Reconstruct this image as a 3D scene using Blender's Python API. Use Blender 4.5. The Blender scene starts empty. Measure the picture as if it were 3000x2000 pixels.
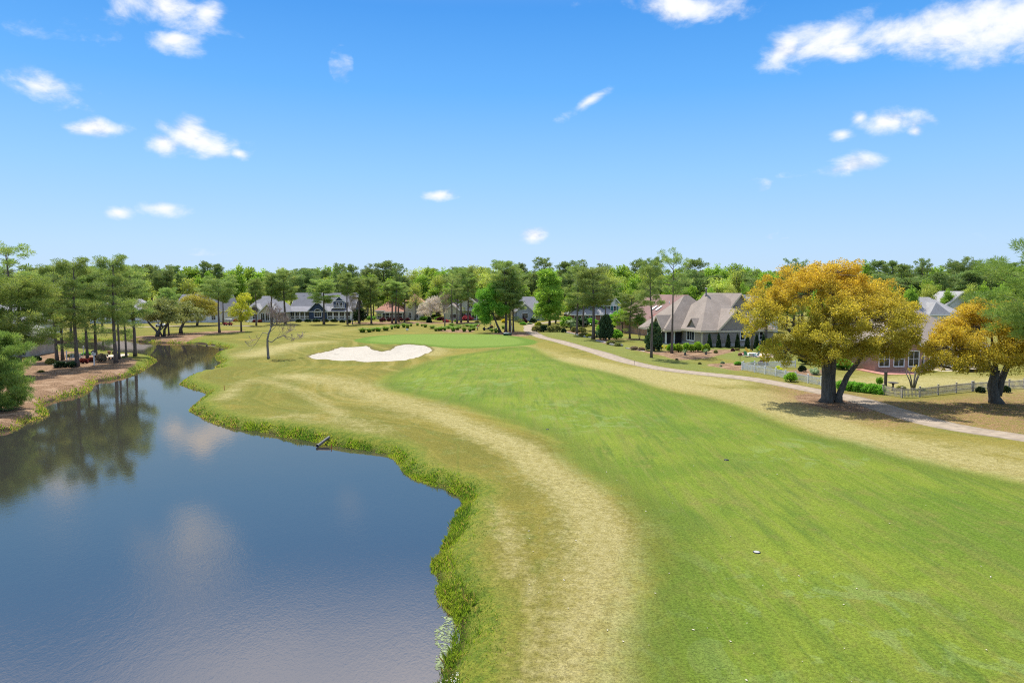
import bpy, math, random
import numpy as np
from mathutils import Vector, Matrix
from mathutils import noise as mnoise

SC = bpy.context.scene
COL = SC.collection
R = math.radians
# ------------------------------------------------------------------ camera model (photo pixels, 3000 x 2000)
HC, FP = 10.5, 2000.0
PITCH = math.atan(150 / FP)
CP, SP = math.cos(PITCH), math.sin(PITCH)

def ray(x, y):
    v = (1000 - y) / FP
    return (x - 1500) / FP, CP + SP * v, -SP + CP * v

def G(x, y, z=0.0):
    d = ray(x, y)
    t = (z - HC) / d[2]
    return np.array((d[0] * t, d[1] * t))

def ztop(Y, y):
    d = ray(1500, y)
    return HC + d[2] * Y / d[1]

def xat(x, Y, y=900):
    d = ray(x, y)
    return d[0] * Y / d[1]

def mpp(Y):
    return Y / FP

# ------------------------------------------------------------------ object helpers
def link(o, parent=None):
    COL.objects.link(o)
    if parent is not None:
        o.parent = parent
    return o

def tag(o, label=None, cat=None, group=None, kind=None):
    if label: o['label'] = label
    if cat: o['category'] = cat
    if group: o['group'] = group
    if kind: o['kind'] = kind
    return o

def empty(name, loc, rz=0.0, label=None, cat=None, group=None, scale=None):
    o = bpy.data.objects.new(name, None)
    o.empty_display_size = 0.3
    o.location = loc
    o.rotation_euler = (0, 0, rz)
    if scale is not None: o.scale = scale
    link(o)
    return tag(o, label, cat, group)

def mesh_np(name, verts, faces, mats=None, attrs=None, smooth=False):
    """verts (N,3), faces (M,k) constant k"""
    me = bpy.data.meshes.new(name)
    verts = np.ascontiguousarray(verts, dtype=np.float32)
    faces = np.ascontiguousarray(faces, dtype=np.int32)
    n, (m, k) = len(verts), faces.shape
    me.vertices.add(n); me.vertices.foreach_set('co', verts.ravel())
    me.loops.add(m * k); me.loops.foreach_set('vertex_index', faces.ravel())
    me.polygons.add(m)
    me.polygons.foreach_set('loop_start', np.arange(0, m * k, k, dtype=np.int32))
    if smooth:
        me.polygons.foreach_set('use_smooth', np.ones(m, dtype=bool))
    me.update(calc_edges=True)
    for a, v in (attrs or {}).items():
        at = me.attributes.new(a, 'FLOAT', 'POINT')
        at.data.foreach_set('value', np.ascontiguousarray(v, dtype=np.float32))
    if mats is not None:
        me.materials.append(mats)
    return me

def obj(name, me, parent=None, loc=None, rz=None):
    o = bpy.data.objects.new(name, me)
    if loc is not None: o.location = loc
    if rz is not None: o.rotation_euler = (0, 0, rz)
    return link(o, parent)

class MB:
    def __init__(s): s.v, s.f, s.sm = [], [], []
    def poly(s, pts, sm=False):
        b = len(s.v); s.v += [tuple(p) for p in pts]; s.f.append(tuple(range(b, b + len(pts)))); s.sm.append(sm)
    def box(s, x0, x1, y0, y1, z0, z1):
        b = len(s.v)
        s.v += [(x0,y0,z0),(x1,y0,z0),(x1,y1,z0),(x0,y1,z0),(x0,y0,z1),(x1,y0,z1),(x1,y1,z1),(x0,y1,z1)]
        for q in ((0,3,2,1),(4,5,6,7),(0,1,5,4),(1,2,6,5),(2,3,7,6),(3,0,4,7)):
            s.f.append(tuple(b + i for i in q)); s.sm.append(False)
        return s
    def prism(s, pts, d):
        """polygon extruded by vector d"""
        b = len(s.v); n = len(pts)
        s.v += [tuple(p) for p in pts] + [tuple(p[i] + d[i] for i in range(3)) for p in pts]
        s.f.append(tuple(range(b, b + n))); s.sm.append(False)
        s.f.append(tuple(range(b + 2 * n - 1, b + n - 1, -1))); s.sm.append(False)
        for i in range(n):
            j = (i + 1) % n
            s.f.append((b + j, b + i, b + n + i, b + n + j)); s.sm.append(False)
        return s
    def tube(s, pts, rad, n=6, cap=True):
        pts = [Vector(p) for p in pts]
        b = len(s.v); m = len(pts)
        for i, p in enumerate(pts):
            t = (pts[min(i + 1, m - 1)] - pts[max(i - 1, 0)])
            if t.length < 1e-6: t = Vector((0, 0, 1))
            t.normalize()
            ref = Vector((1, 0, 0)) if abs(t.x) < 0.8 else Vector((0, 1, 0))
            u = t.cross(ref).normalized(); w = t.cross(u)
            r = rad[i]
            for k in range(n):
                a = 2 * math.pi * k / n
                q = p + u * (math.cos(a) * r) + w * (math.sin(a) * r)
                s.v.append((q.x, q.y, q.z))
        for i in range(m - 1):
            for k in range(n):
                k2 = (k + 1) % n
                s.f.append((b + i*n + k, b + i*n + k2, b + (i+1)*n + k2, b + (i+1)*n + k)); s.sm.append(True)
        if cap:
            s.f.append(tuple(b + (m-1)*n + k for k in range(n))); s.sm.append(False)
            s.f.append(tuple(b + k for k in range(n-1, -1, -1))); s.sm.append(False)
        return s
    def lathe(s, prof, n=16, c=(0,0,0)):
        b = len(s.v); m = len(prof)
        for r, z in prof:
            for k in range(n):
                a = 2*math.pi*k/n
                s.v.append((c[0]+r*math.cos(a), c[1]+r*math.sin(a), c[2]+z))
        for i in range(m-1):
            for k in range(n):
                k2 = (k+1) % n
                s.f.append((b+i*n+k, b+i*n+k2, b+(i+1)*n+k2, b+(i+1)*n+k)); s.sm.append(True)
        s.f.append(tuple(b+(m-1)*n+k for k in range(n))); s.sm.append(False)
        s.f.append(tuple(b+k for k in range(n-1,-1,-1))); s.sm.append(False)
        return s
    def mesh(s, name, mat):
        me = bpy.data.meshes.new(name)
        me.from_pydata(s.v, [], s.f)
        me.polygons.foreach_set('use_smooth', np.array(s.sm, dtype=bool))
        me.materials.append(mat); me.update()
        return me
    def build(s, name, mat, parent=None, loc=None, rz=None):
        return obj(name, s.mesh(name, mat), parent, loc, rz)

# ------------------------------------------------------------------ node helper
class NT:
    def __init__(s, tree): s.t = tree; s.n = tree.nodes; s.l = tree.links
    def new(s, typ, **kw):
        nd = s.n.new(typ)
        for k, v in kw.items(): setattr(nd, k, v)
        return nd
    def set(s, sock, v):
        if hasattr(v, 'is_linked') or isinstance(v, bpy.types.NodeSocket): s.l.new(v, sock)
        elif isinstance(v, (tuple, list)) and len(v) == 3 and sock.type == 'RGBA': sock.default_value = (*v, 1)
        else: sock.default_value = v
    def math(s, op, a, b=0.0, c=None, clamp=False):
        nd = s.new('ShaderNodeMath', operation=op, use_clamp=clamp)
        s.set(nd.inputs[0], a); s.set(nd.inputs[1], b)
        if c is not None: s.set(nd.inputs[2], c)
        return nd.outputs[0]
    def vmath(s, op, a, b=None):
        nd = s.new('ShaderNodeVectorMath', operation=op)
        s.set(nd.inputs[0], a)
        if b is not None: s.set(nd.inputs[1], b)
        return nd.outputs['Value'] if op in ('DOT_PRODUCT', 'LENGTH', 'DISTANCE') else nd.outputs[0]
    def mix(s, f, a, b, blend='MIX'):
        nd = s.new('ShaderNodeMix', data_type='RGBA', blend_type=blend)
        s.set(nd.inputs[0], f); s.set(nd.inputs[6], a); s.set(nd.inputs[7], b)
        return nd.outputs[2]
    def step(s, v, lo, hi, smooth=True):
        nd = s.new('ShaderNodeMapRange', interpolation_type='SMOOTHSTEP' if smooth else 'LINEAR')
        s.set(nd.inputs[0], v); s.set(nd.inputs[1], lo); s.set(nd.inputs[2], hi)
        return nd.outputs[0]
    def noise(s, vec, scale, detail=3.0, rough=0.55, dist=0.0, dim='3D'):
        nd = s.new('ShaderNodeTexNoise', noise_dimensions=dim)
        if vec is not None: s.set(nd.inputs['W' if dim == '1D' else 'Vector'], vec)
        nd.inputs['Scale'].default_value = scale; nd.inputs['Detail'].default_value = detail
        nd.inputs['Roughness'].default_value = rough; nd.inputs['Distortion'].default_value = dist
        return nd.outputs[0]
    def mapping(s, vec, rot=0.0, scale=(1, 1, 1), loc=(0, 0, 0)):
        nd = s.new('ShaderNodeMapping')
        s.set(nd.inputs[0], vec); nd.inputs[1].default_value = loc
        nd.inputs[2].default_value = (0, 0, rot); nd.inputs[3].default_value = scale
        return nd.outputs[0]
    def attr(s, name):
        nd = s.new('ShaderNodeAttribute', attribute_name=name); return nd.outputs['Fac']
    def bump(s, h, strength=0.3, dist=0.05):
        nd = s.new('ShaderNodeBump'); s.set(nd.inputs['Strength'], strength)
        nd.inputs['Distance'].default_value = dist; s.set(nd.inputs['Height'], h)
        return nd.outputs[0]
    def coord(s, which='Object'):
        return s.new('ShaderNodeTexCoord').outputs[which]
    def geo_pos(s): return s.new('ShaderNodeNewGeometry').outputs['Position']

def newmat(name):
    m = bpy.data.materials.new(name); m.use_nodes = True
    t = NT(m.node_tree)
    bsdf = m.node_tree.nodes['Principled BSDF']
    return m, t, bsdf

MATS = {}
def mat(name, col, rough=0.7, var=0.12, scale=3.0, bump=0.0, spec=0.3, metal=0.0, col2=None):
    if name in MATS: return MATS[name]
    m, t, b = newmat(name)
    c = t.coord()
    n = t.noise(c, scale, 4)
    c2 = col2 or tuple(x * (1 - var * 2) for x in col)
    hi = tuple(min(1, x * (1 + var)) for x in col)
    t.set(b.inputs['Base Color'], t.mix(t.step(n, 0.3, 0.7), c2, hi))
    b.inputs['Roughness'].default_value = rough
    b.inputs['Specular IOR Level'].default_value = spec
    b.inputs['Metallic'].default_value = metal
    if bump:
        t.set(b.inputs['Normal'], t.bump(t.noise(c, scale * 6, 4), bump, 0.02))
    MATS[name] = m
    return m

def siding(name, col, pitch=0.16):
    if name in MATS: return MATS[name]
    m, t, b = newmat(name)
    c = t.coord()
    sep = t.new('ShaderNodeSeparateXYZ'); t.set(sep.inputs[0], c)
    f = t.math('FRACT', t.math('DIVIDE', sep.outputs[2], pitch))
    n = t.noise(c, 1.1, 4)
    cc = t.mix(t.step(n, 0.3, 0.75), tuple(x * .86 for x in col), col)
    t.set(b.inputs['Base Color'], cc)
    t.set(b.inputs['Normal'], t.bump(f, 0.6, 0.02))
    b.inputs['Roughness'].default_value = 0.6
    MATS[name] = m; return m

def brickmat(name, c1, c2, mortar, sx=4.5):
    if name in MATS: return MATS[name]
    m, t, b = newmat(name)
    c = t.coord()
    sep = t.new('ShaderNodeSeparateXYZ'); t.set(sep.inputs[0], c)
    com = t.new('ShaderNodeCombineXYZ')
    t.set(com.inputs[0], t.math('ADD', sep.outputs[0], sep.outputs[1])); t.set(com.inputs[1], sep.outputs[2])
    br = t.new('ShaderNodeTexBrick'); t.set(br.inputs['Vector'], com.outputs[0])
    br.inputs['Scale'].default_value = sx
    t.set(br.inputs['Color1'], c1); t.set(br.inputs['Color2'], c2); t.set(br.inputs['Mortar'], mortar)
    br.inputs['Mortar Size'].default_value = 0.02
    n = t.noise(c, 0.8, 5)
    t.set(b.inputs['Base Color'], t.mix(t.step(n, .3, .75), t.mix(1.0, br.outputs[0], (.75, .72, .7), 'MULTIPLY'), br.outputs[0]))
    b.inputs['Roughness'].default_value = 0.85
    MATS[name] = m; return m

def shingle(name, col):
    if name in MATS: return MATS[name]
    m, t, b = newmat(name)
    c = t.coord()
    sep = t.new('ShaderNodeSeparateXYZ'); t.set(sep.inputs[0], c)
    com = t.new('ShaderNodeCombineXYZ')
    t.set(com.inputs[0], t.math('ADD', sep.outputs[0], sep.outputs[1])); t.set(com.inputs[1], sep.outputs[2])
    br = t.new('ShaderNodeTexBrick'); t.set(br.inputs['Vector'], com.outputs[0])
    br.inputs['Scale'].default_value = 3.0
    t.set(br.inputs['Color1'], tuple(x * 1.12 for x in col)); t.set(br.inputs['Color2'], tuple(x * .82 for x in col))
    t.set(br.inputs['Mortar'], tuple(x * .6 for x in col)); br.inputs['Mortar Size'].default_value = 0.015
    n = t.noise(c, .45, 5); n2 = t.noise(c, 9, 2)
    cc = t.mix(t.step(n, .3, .7), t.mix(1.0, br.outputs[0], (.8, .79, .78), 'MULTIPLY'), br.outputs[0])
    cc = t.mix(t.math('MULTIPLY', n2, .25), cc, tuple(x * 1.5 for x in col))
    t.set(b.inputs['Base Color'], cc)
    b.inputs['Roughness'].default_value = 0.9
    t.set(b.inputs['Normal'], t.bump(br.outputs['Fac'], .4, .02))
    MATS[name] = m; return m

def glassmat():
    if 'window_glass' in MATS: return MATS['window_glass']
    m, t, b = newmat('window_glass')
    n = t.noise(t.coord(), 1.3, 3)
    t.set(b.inputs['Base Color'], t.mix(t.step(n, .4, .65), (.012, .016, .02), (.06, .065, .07)))
    b.inputs['Roughness'].default_value = 0.06
    b.inputs['IOR'].default_value = 1.5
    MATS['window_glass'] = m; return m

LEAF_K = 2.2
def leafmat(name, ca, cb, cc=None, trans=0.35, tone=None, spread=0.16, rough=0.6, k=None):
    """leaf colour runs from ca to cb by the leaf's own random value; tone=(c1,c2) tints by the attribute 'tone'"""
    if name in MATS: return MATS[name]
    m, t, b = newmat(name)
    v = t.attr('var')
    col = t.mix(v, ca, cb)
    if cc is not None:
        col = t.mix(t.step(v, .78, .98), col, cc)
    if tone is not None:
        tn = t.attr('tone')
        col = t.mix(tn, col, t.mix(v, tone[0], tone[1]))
    col = t.mix(1.0, col, (k or LEAF_K,)*3, 'MULTIPLY')
    rnd = t.new('ShaderNodeObjectInfo').outputs['Random']
    hs = t.new('ShaderNodeHueSaturation')
    t.set(hs.inputs['Hue'], t.math('ADD', .5 - spread * .06, t.math('MULTIPLY', rnd, spread * .12)))
    t.set(hs.inputs['Value'], t.math('ADD', 1 - spread, t.math('MULTIPLY', rnd, 2 * spread)))
    t.set(hs.inputs['Color'], col)
    col = hs.outputs[0]
    t.set(b.inputs['Base Color'], col)
    b.inputs['Roughness'].default_value = rough
    b.inputs['Specular IOR Level'].default_value = 0.25
    tr = t.new('ShaderNodeBsdfTranslucent'); t.set(tr.inputs[0], t.mix(1.0, col, (1.25, 1.2, .8), 'MULTIPLY'))
    ms = t.new('ShaderNodeMixShader'); ms.inputs[0].default_value = trans
    t.l.new(b.outputs[0], ms.inputs[1]); t.l.new(tr.outputs[0], ms.inputs[2])
    out = m.node_tree.nodes['Material Output']
    t.l.new(ms.outputs[0], out.inputs[0])
    MATS[name] = m; return m

def barkmat(name, c1, c2):
    if name in MATS: return MATS[name]
    m, t, b = newmat(name)
    c = t.mapping(t.coord(), 0, (1, 1, .22))
    n = t.noise(c, 7, 5, .65)
    n2 = t.noise(t.coord(), .5, 3)
    col = t.mix(t.step(n, .32, .68), c1, c2)
    col = t.mix(t.math('MULTIPLY', n2, .5), col, tuple((a + b_) / 2 * 1.3 for a, b_ in zip(c1, c2)))
    t.set(b.inputs['Base Color'], col)
    b.inputs['Roughness'].default_value = .9
    t.set(b.inputs['Normal'], t.bump(n, .7, .06))
    MATS[name] = m; return m

def catmull(pts, n=6, closed=True):
    P = np.array(pts, float); N = len(P); out = []
    rng_ = range(N if closed else N - 1)
    for i in rng_:
        if closed: p0, p1, p2, p3 = P[i-1], P[i], P[(i+1) % N], P[(i+2) % N]
        else: p0, p1, p2, p3 = P[max(i-1, 0)], P[i], P[i+1], P[min(i+2, N-1)]
        for k in range(n):
            t = k / n
            out.append(.5*((2*p1)+(-p0+p2)*t+(2*p0-5*p1+4*p2-p3)*t*t+(-p0+3*p1-3*p2+p3)*t**3))
    if not closed: out.append(P[-1])
    return np.array(out)

def sdf(poly, P):
    """signed distance, positive inside"""
    P = np.asarray(P, float); d2 = np.full(len(P), 1e18); ins = np.zeros(len(P), bool)
    N = len(poly)
    for i in range(N):
        a, b = poly[i], poly[(i+1) % N]
        e = b - a; L = (e @ e) + 1e-12
        wx, wy = P[:, 0] - a[0], P[:, 1] - a[1]
        t = np.clip((wx*e[0] + wy*e[1]) / L, 0, 1)
        d2 = np.minimum(d2, (wx - e[0]*t)**2 + (wy - e[1]*t)**2)
        c = (a[1] > P[:, 1]) != (b[1] > P[:, 1])
        if e[1] != 0:
            ins ^= c & (P[:, 0] < e[0] * (P[:, 1] - a[1]) / e[1] + a[0])
    return np.where(ins, 1, -1) * np.sqrt(d2)

def segdist(line, P):
    d2 = np.full(len(P), 1e18)
    for i in range(len(line) - 1):
        a, b = line[i], line[i+1]
        e = b - a; L = (e @ e) + 1e-12
        wx, wy = P[:, 0] - a[0], P[:, 1] - a[1]
        t = np.clip((wx*e[0] + wy*e[1]) / L, 0, 1)
        d2 = np.minimum(d2, (wx - e[0]*t)**2 + (wy - e[1]*t)**2)
    return np.sqrt(d2)

def sst(v, lo, hi):
    t = np.clip((v - lo) / (hi - lo), 0, 1); return t*t*(3 - 2*t)
# ------------------------------------------------------------------ ground plan traced on the ground plane
ZW = -0.7
def ground_poly(px, z=0.0, n=5, closed=True):
    return catmull([G(x, y, z) for x, y in px], n, closed)

SHORE_R = [(1250,2350),(1282,2000),(1298,1956),(1307,1924),(1323,1883),(1329,1844),(1328,1811),(1307,1793),(1288,1765),(1274,1726),
    (1263,1685),(1261,1653),(1282,1621),(1304,1580),(1317,1545),(1326,1515),(1336,1492),(1354,1474),(1331,1449),(1295,1432),(1244,1417),
    (1201,1399),(1175,1376),(1155,1350),(1117,1330),(1036,1315),(972,1306),(883,1288),(832,1282),(781,1269),(717,1260),(653,1247),
    (607,1233),(574,1215),(553,1200),(584,1172),(601,1154),(564,1141),(527,1128),(530,1119),(547,1109),(576,1100),(622,1091),(645,1085),
    (632,1080),(630,1074),(646,1066),(646,1060),(635,1055),(628,1043),(641,1033),(658,1027),(670,1020),(649,1016),(608,1009),(600,1006),
    (530,1005),(465,1004),(400,1001),(377,996),(285,996),(200,993),(120,998),(60,997),(-300,995)]
SHORE_L = [(-300,1007),(80,1006),(123,1006),(191,1019),(220,1027),(288,1034),(350,1037),(424,1043),(455,1050),(461,1057),(446,1069),
    (413,1089),(379,1100),(335,1109),(290,1116),(276,1126),(273,1141),(241,1152),(212,1156),(170,1170),(134,1183),(130,1191),(143,1208),
    (137,1222),(94,1234),(67,1252),(40,1259),(0,1263),(-60,1275),(-400,1330)]
_shr = ground_poly(SHORE_R, ZW, 5, False)
_shl = ground_poly(SHORE_L, ZW, 5, False)
POND = np.vstack([_shr, _shl, np.array([(-62, 38), (-70, 10), (-40, -22), (-8, -12), (-3.2, 4)])])

FAIR = ground_poly([(1560,1018),(1611,1042),(1691,1073),(1818,1099),(1902,1126),(1959,1145),(2074,1168),(2170,1191),(2265,1226),(2380,1268),
    (2520,1300),(2680,1349),(2859,1389),(3000,1420),(3700,1580),(3900,2600),(1800,2600),(1835,2000),(1850,1850),(1890,1700),(1921,1551),(1883,1497),
    (1844,1459),(1787,1417),(1714,1383),(1661,1337),(1615,1279),(1500,1239),(1400,1205),(1300,1178),(1200,1155),(1130,1133),(1118,1118),
    (1135,1100),(1195,1078),(1260,1060),(1330,1040),(1420,1028),(1500,1018)])
GREEN = ground_poly([(1075,1001),(1095,993),(1150,986),(1230,982),(1350,981),(1450,986),(1520,997),(1535,1004),(1505,1012),(1400,1018),
    (1300,1018),(1200,1013),(1110,1007)])
BUNK = ground_poly([(903,1048),(926,1039),(973,1028),(984,1021),(1008,1017),(1060,1016),(1080,1017.5),(1087,1026),(1104,1030),(1125,1030),
    (1147,1027),(1160,1019),(1179,1015.5),(1223,1016),(1255,1021),(1266,1027),(1257,1032),(1240,1037),(1234,1043),(1201,1053),(1147,1059),
    (1082,1058),(995,1055),(930,1053)])
MULCH = [ground_poly(p, 0, 4) for p in (
    [(-250,1160),(0,1100),(60,1060),(110,1040),(150,1032),(220,1031),(290,1037),(345,1041),(385,1049),(400,1062),(365,1085),(300,1107),
     (262,1127),(200,1143),(140,1170),(112,1190),(120,1205),(60,1240),(0,1247),(-250,1275)],
    [(372,992),(400,984),(460,979),(540,975),(650,968),(730,969),(700,975),(600,981),(560,993),(480,999),(400,999)],
    [(1271,970),(1300,965),(1380,966),(1386,973),(1340,974),(1300,972)],
    [(1422,978),(1467,974),(1510,971),(1557,982),(1510,988),(1467,983)],
    [(1022,944),(1160,942),(1290,943),(1400,943),(1410,947),(1310,949),(1200,949),(1100,949),(1022,948)],
    [(1655,972),(1682,969),(1734,986),(1744,992),(1765,991),(1825,992),(1890,991),(1891,995),(1823,996),(1772,999),(1821,1011),(1800,1012),
     (1765,1005),(1747,999),(1735,989),(1698,982)],
    [(1847,1018),(1906,1031),(1929,1034),(1965,1029),(2085,1025),(2136,1024),(2161,1025),(2085,1046),(1983,1053),(1952,1045),(1904,1037),(1837,1021)],
    [(2067,1066),(2110,1061),(2169,1063),(2173,1079),(2161,1086),(2110,1075)],
    [(2330,1158),(2400,1150),(2500,1160),(2570,1185),(2530,1205),(2420,1195),(2340,1175)],
    [(2310,1085),(2400,1080),(2412,1096),(2330,1099)])]
LITTER = ground_poly([(2250,1116),(2330,1126),(2450,1143),(2588,1160),(2650,1172),(2760,1170),(2900,1155),(3150,1150),(3300,1330),(3000,1285),(2844,1262),(2730,1238),
    (2600,1250),(2420,1205),(2300,1180),(2280,1150)], 0, 4)
YARD = ground_poly([(1590,978),(1650,998),(1750,1025),(1900,1066),(2100,1092),(2160,1085),(2010,1052),(1900,1040),(1840,1008),(1700,978),(1640,966)], 0, 4)
YARD2 = ground_poly([(1800,990),(1900,985),(2400,1000),(2450,1070),(2200,1060),(2000,1030),(1900,1010)], 0, 4)
PATH_PX = [(1640,940),(1556,952),(1550,961),(1550,969),(1562,978),(1590,988),(1640,1001),(1700,1016),(1760,1034),(1800,1048),(1855,1065),
    (1931,1079),(2059,1093),(2200,1109),(2320,1129),(2403,1145),(2500,1166),(2615,1203),(2730,1238),(2844,1263),(3000,1289),(3300,1340),(3700,1430)]
PATH = catmull([G(x, y) for x, y in PATH_PX], 8, False)
PATH_FAR = catmull([G(x, y) for x, y in [(180,964),(300,961),(420,958),(520,955),(600,953.5),(660,954.5),(740,956.5)]], 6, False)
DRY = [([(1280,1215),(1400,1260),(1520,1310),(1640,1400),(1715,1480),(1760,1600),(1765,1750),(1740,1900),(1720,2100)], 1.75, .88),
    ([(1660,1050),(1800,1083),(1900,1104),(2000,1133),(2150,1163),(2300,1203),(2420,1243),(2560,1287),(2750,1342),(3000,1400)], 3.2, 1.0),
    ([(1500,1010),(1600,1030),(1680,1048)], 3.0, .45), ([(860,1100),(1000,1120),(1130,1165),(1270,1212)], 3.4, .6),
    ([(1262,1040),(1285,1030),(1275,1022)], 2.0, .6), ([(740,1040),(850,1012),(940,1003)], 4, .65), ([(900,985),(1000,967),(1100,963)], 5, .3),
    ([(1850,1085),(2000,1103),(2100,1118)], 3.4, 1.1), ([(2180,1150),(2300,1175),(2420,1215)], 3.0, 1.0), ([(2500,1270),(2700,1300),(3000,1340)], 2.5, .5),
    ([(2560,1122),(2700,1118),(2850,1122),(2990,1125)], 6, .75), ([(2450,1060),(2560,1080)], 4, .5),
    ([(1440,1480),(1490,1560),(1500,1680)], .7, .5), ([(690,1240),(900,1220),(1100,1260)], 2.0, .35), ([(650,1170),(740,1110),(900,1150),(1000,1220)], 1.2, .45),
    ([(1560,1700),(1575,1850),(1560,2000)], .6, .45)]
BANKS = np.vstack([_shr, _shl])

def wob(X, Y):
    return (.10*np.sin(X/9.3 + 1.1)*np.cos(Y/13.1) + .07*np.sin(X/4.1 - Y/6.7) + .05*np.sin(Y/3.7 + X/11))

def fields(P):
    P = np.asarray(P, float)
    sw = -sdf(POND, P)
    sb, sg = sdf(BUNK, P), sdf(GREEN, P)
    z = wob(P[:, 0], P[:, 1]) * sst(np.hypot(P[:, 0], P[:, 1]), 3, 25)
    z += .32 * sst(sg, -9, 2)
    z += -.42 * sst(sb, -.2, 2.2) + .14 * sst(sb, -3, -.5) * (1 - sst(sb, -.3, .3))
    bank = sst(sw, -.25, 1.5)
    z = np.where(sw < 1.5, (ZW - .16) * (1 - bank) + z * bank, z)
    z = np.where(sw < -.25, ZW - .16 + np.maximum(sw + .25, -3) * .35, z)
    return z, sw, sb, sg

def terr(X, Y):
    return float(fields([(X, Y)])[0][0])

def gp(x, y, dz=-0.04):
    """a point of the ground under photo pixel x, y"""
    g = G(x, y); return (float(g[0]), float(g[1]), terr(g[0], g[1]) + dz)

# ------------------------------------------------------------------ terrain sheet
def build_ground():
    fpx = 683.0
    dense = np.arange(-51.5, 51.5, 0.135)
    side = np.concatenate([np.arange(51.5, 308.5, 6.0)])
    ang = np.radians(np.concatenate([dense, side]))
    ypx = np.concatenate([np.arange(420, 30, -1.5), np.arange(30, 11.5, -.7)])
    rad = np.concatenate([[.02, 3, 6, 9, 12, 14.5], HC * fpx / ypx, [760, 1000, 1500, 2400, 4200]])
    rad = np.unique(rad)
    na, nr = len(ang), len(rad)
    A, RR = np.meshgrid(ang, rad)
    X, Y = (np.sin(A) * RR).ravel(), (np.cos(A) * RR).ravel()
    P = np.stack([X, Y], 1)
    z, sw, sb, sg = fields(P)
    sf = sdf(FAIR, P)
    sm = np.full(len(P), -50.0)
    for m in MULCH: sm = np.maximum(sm, sdf(m, P))
    dry = np.zeros(len(P))
    for line, w, k in DRY:
        L = catmull([G(x, y) for x, y in line], 4, False)
        dry = np.maximum(dry, k * np.exp(-(segdist(L, P) / w)**2))
    lit = sst(sdf(LITTER, P), -2.5, 2.5)
    yard = np.maximum(sst(sdf(YARD, P), -2, 2), sst(sdf(YARD2, P), -2, 2))
    V = np.stack([X, Y, z], 1)
    i = np.arange(nr - 1)[:, None] * na; j = np.arange(na)[None, :]; j2 = (j + 1) % na
    F = np.stack([i + j, i + na + j, i + na + j2, i + j2], -1).reshape(-1, 4)
    F = F[:, ::-1]
    at = {'sw': np.clip(sw, -9, 30), 'sb': np.clip(sb, -9, 9), 'sg': np.clip(sg, -9, 9), 'sf': np.clip(sf, -9, 9),
          'sm': np.clip(sm, -9, 9), 'dry': dry, 'lit': lit, 'yard': yard}
    fm = lambda a: at[a][F].mean(1)
    cls = np.zeros(len(F), int)
    cls[fm('sf') > 0] = 1; cls[fm('sm') > 0] = 4; cls[fm('sg') > 0] = 2; cls[fm('sb') > 0] = 3
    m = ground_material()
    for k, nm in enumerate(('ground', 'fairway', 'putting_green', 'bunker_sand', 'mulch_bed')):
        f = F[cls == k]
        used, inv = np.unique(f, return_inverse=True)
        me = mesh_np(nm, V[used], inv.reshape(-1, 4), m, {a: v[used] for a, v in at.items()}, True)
        tag(obj(nm, me), kind='structure')

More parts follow.
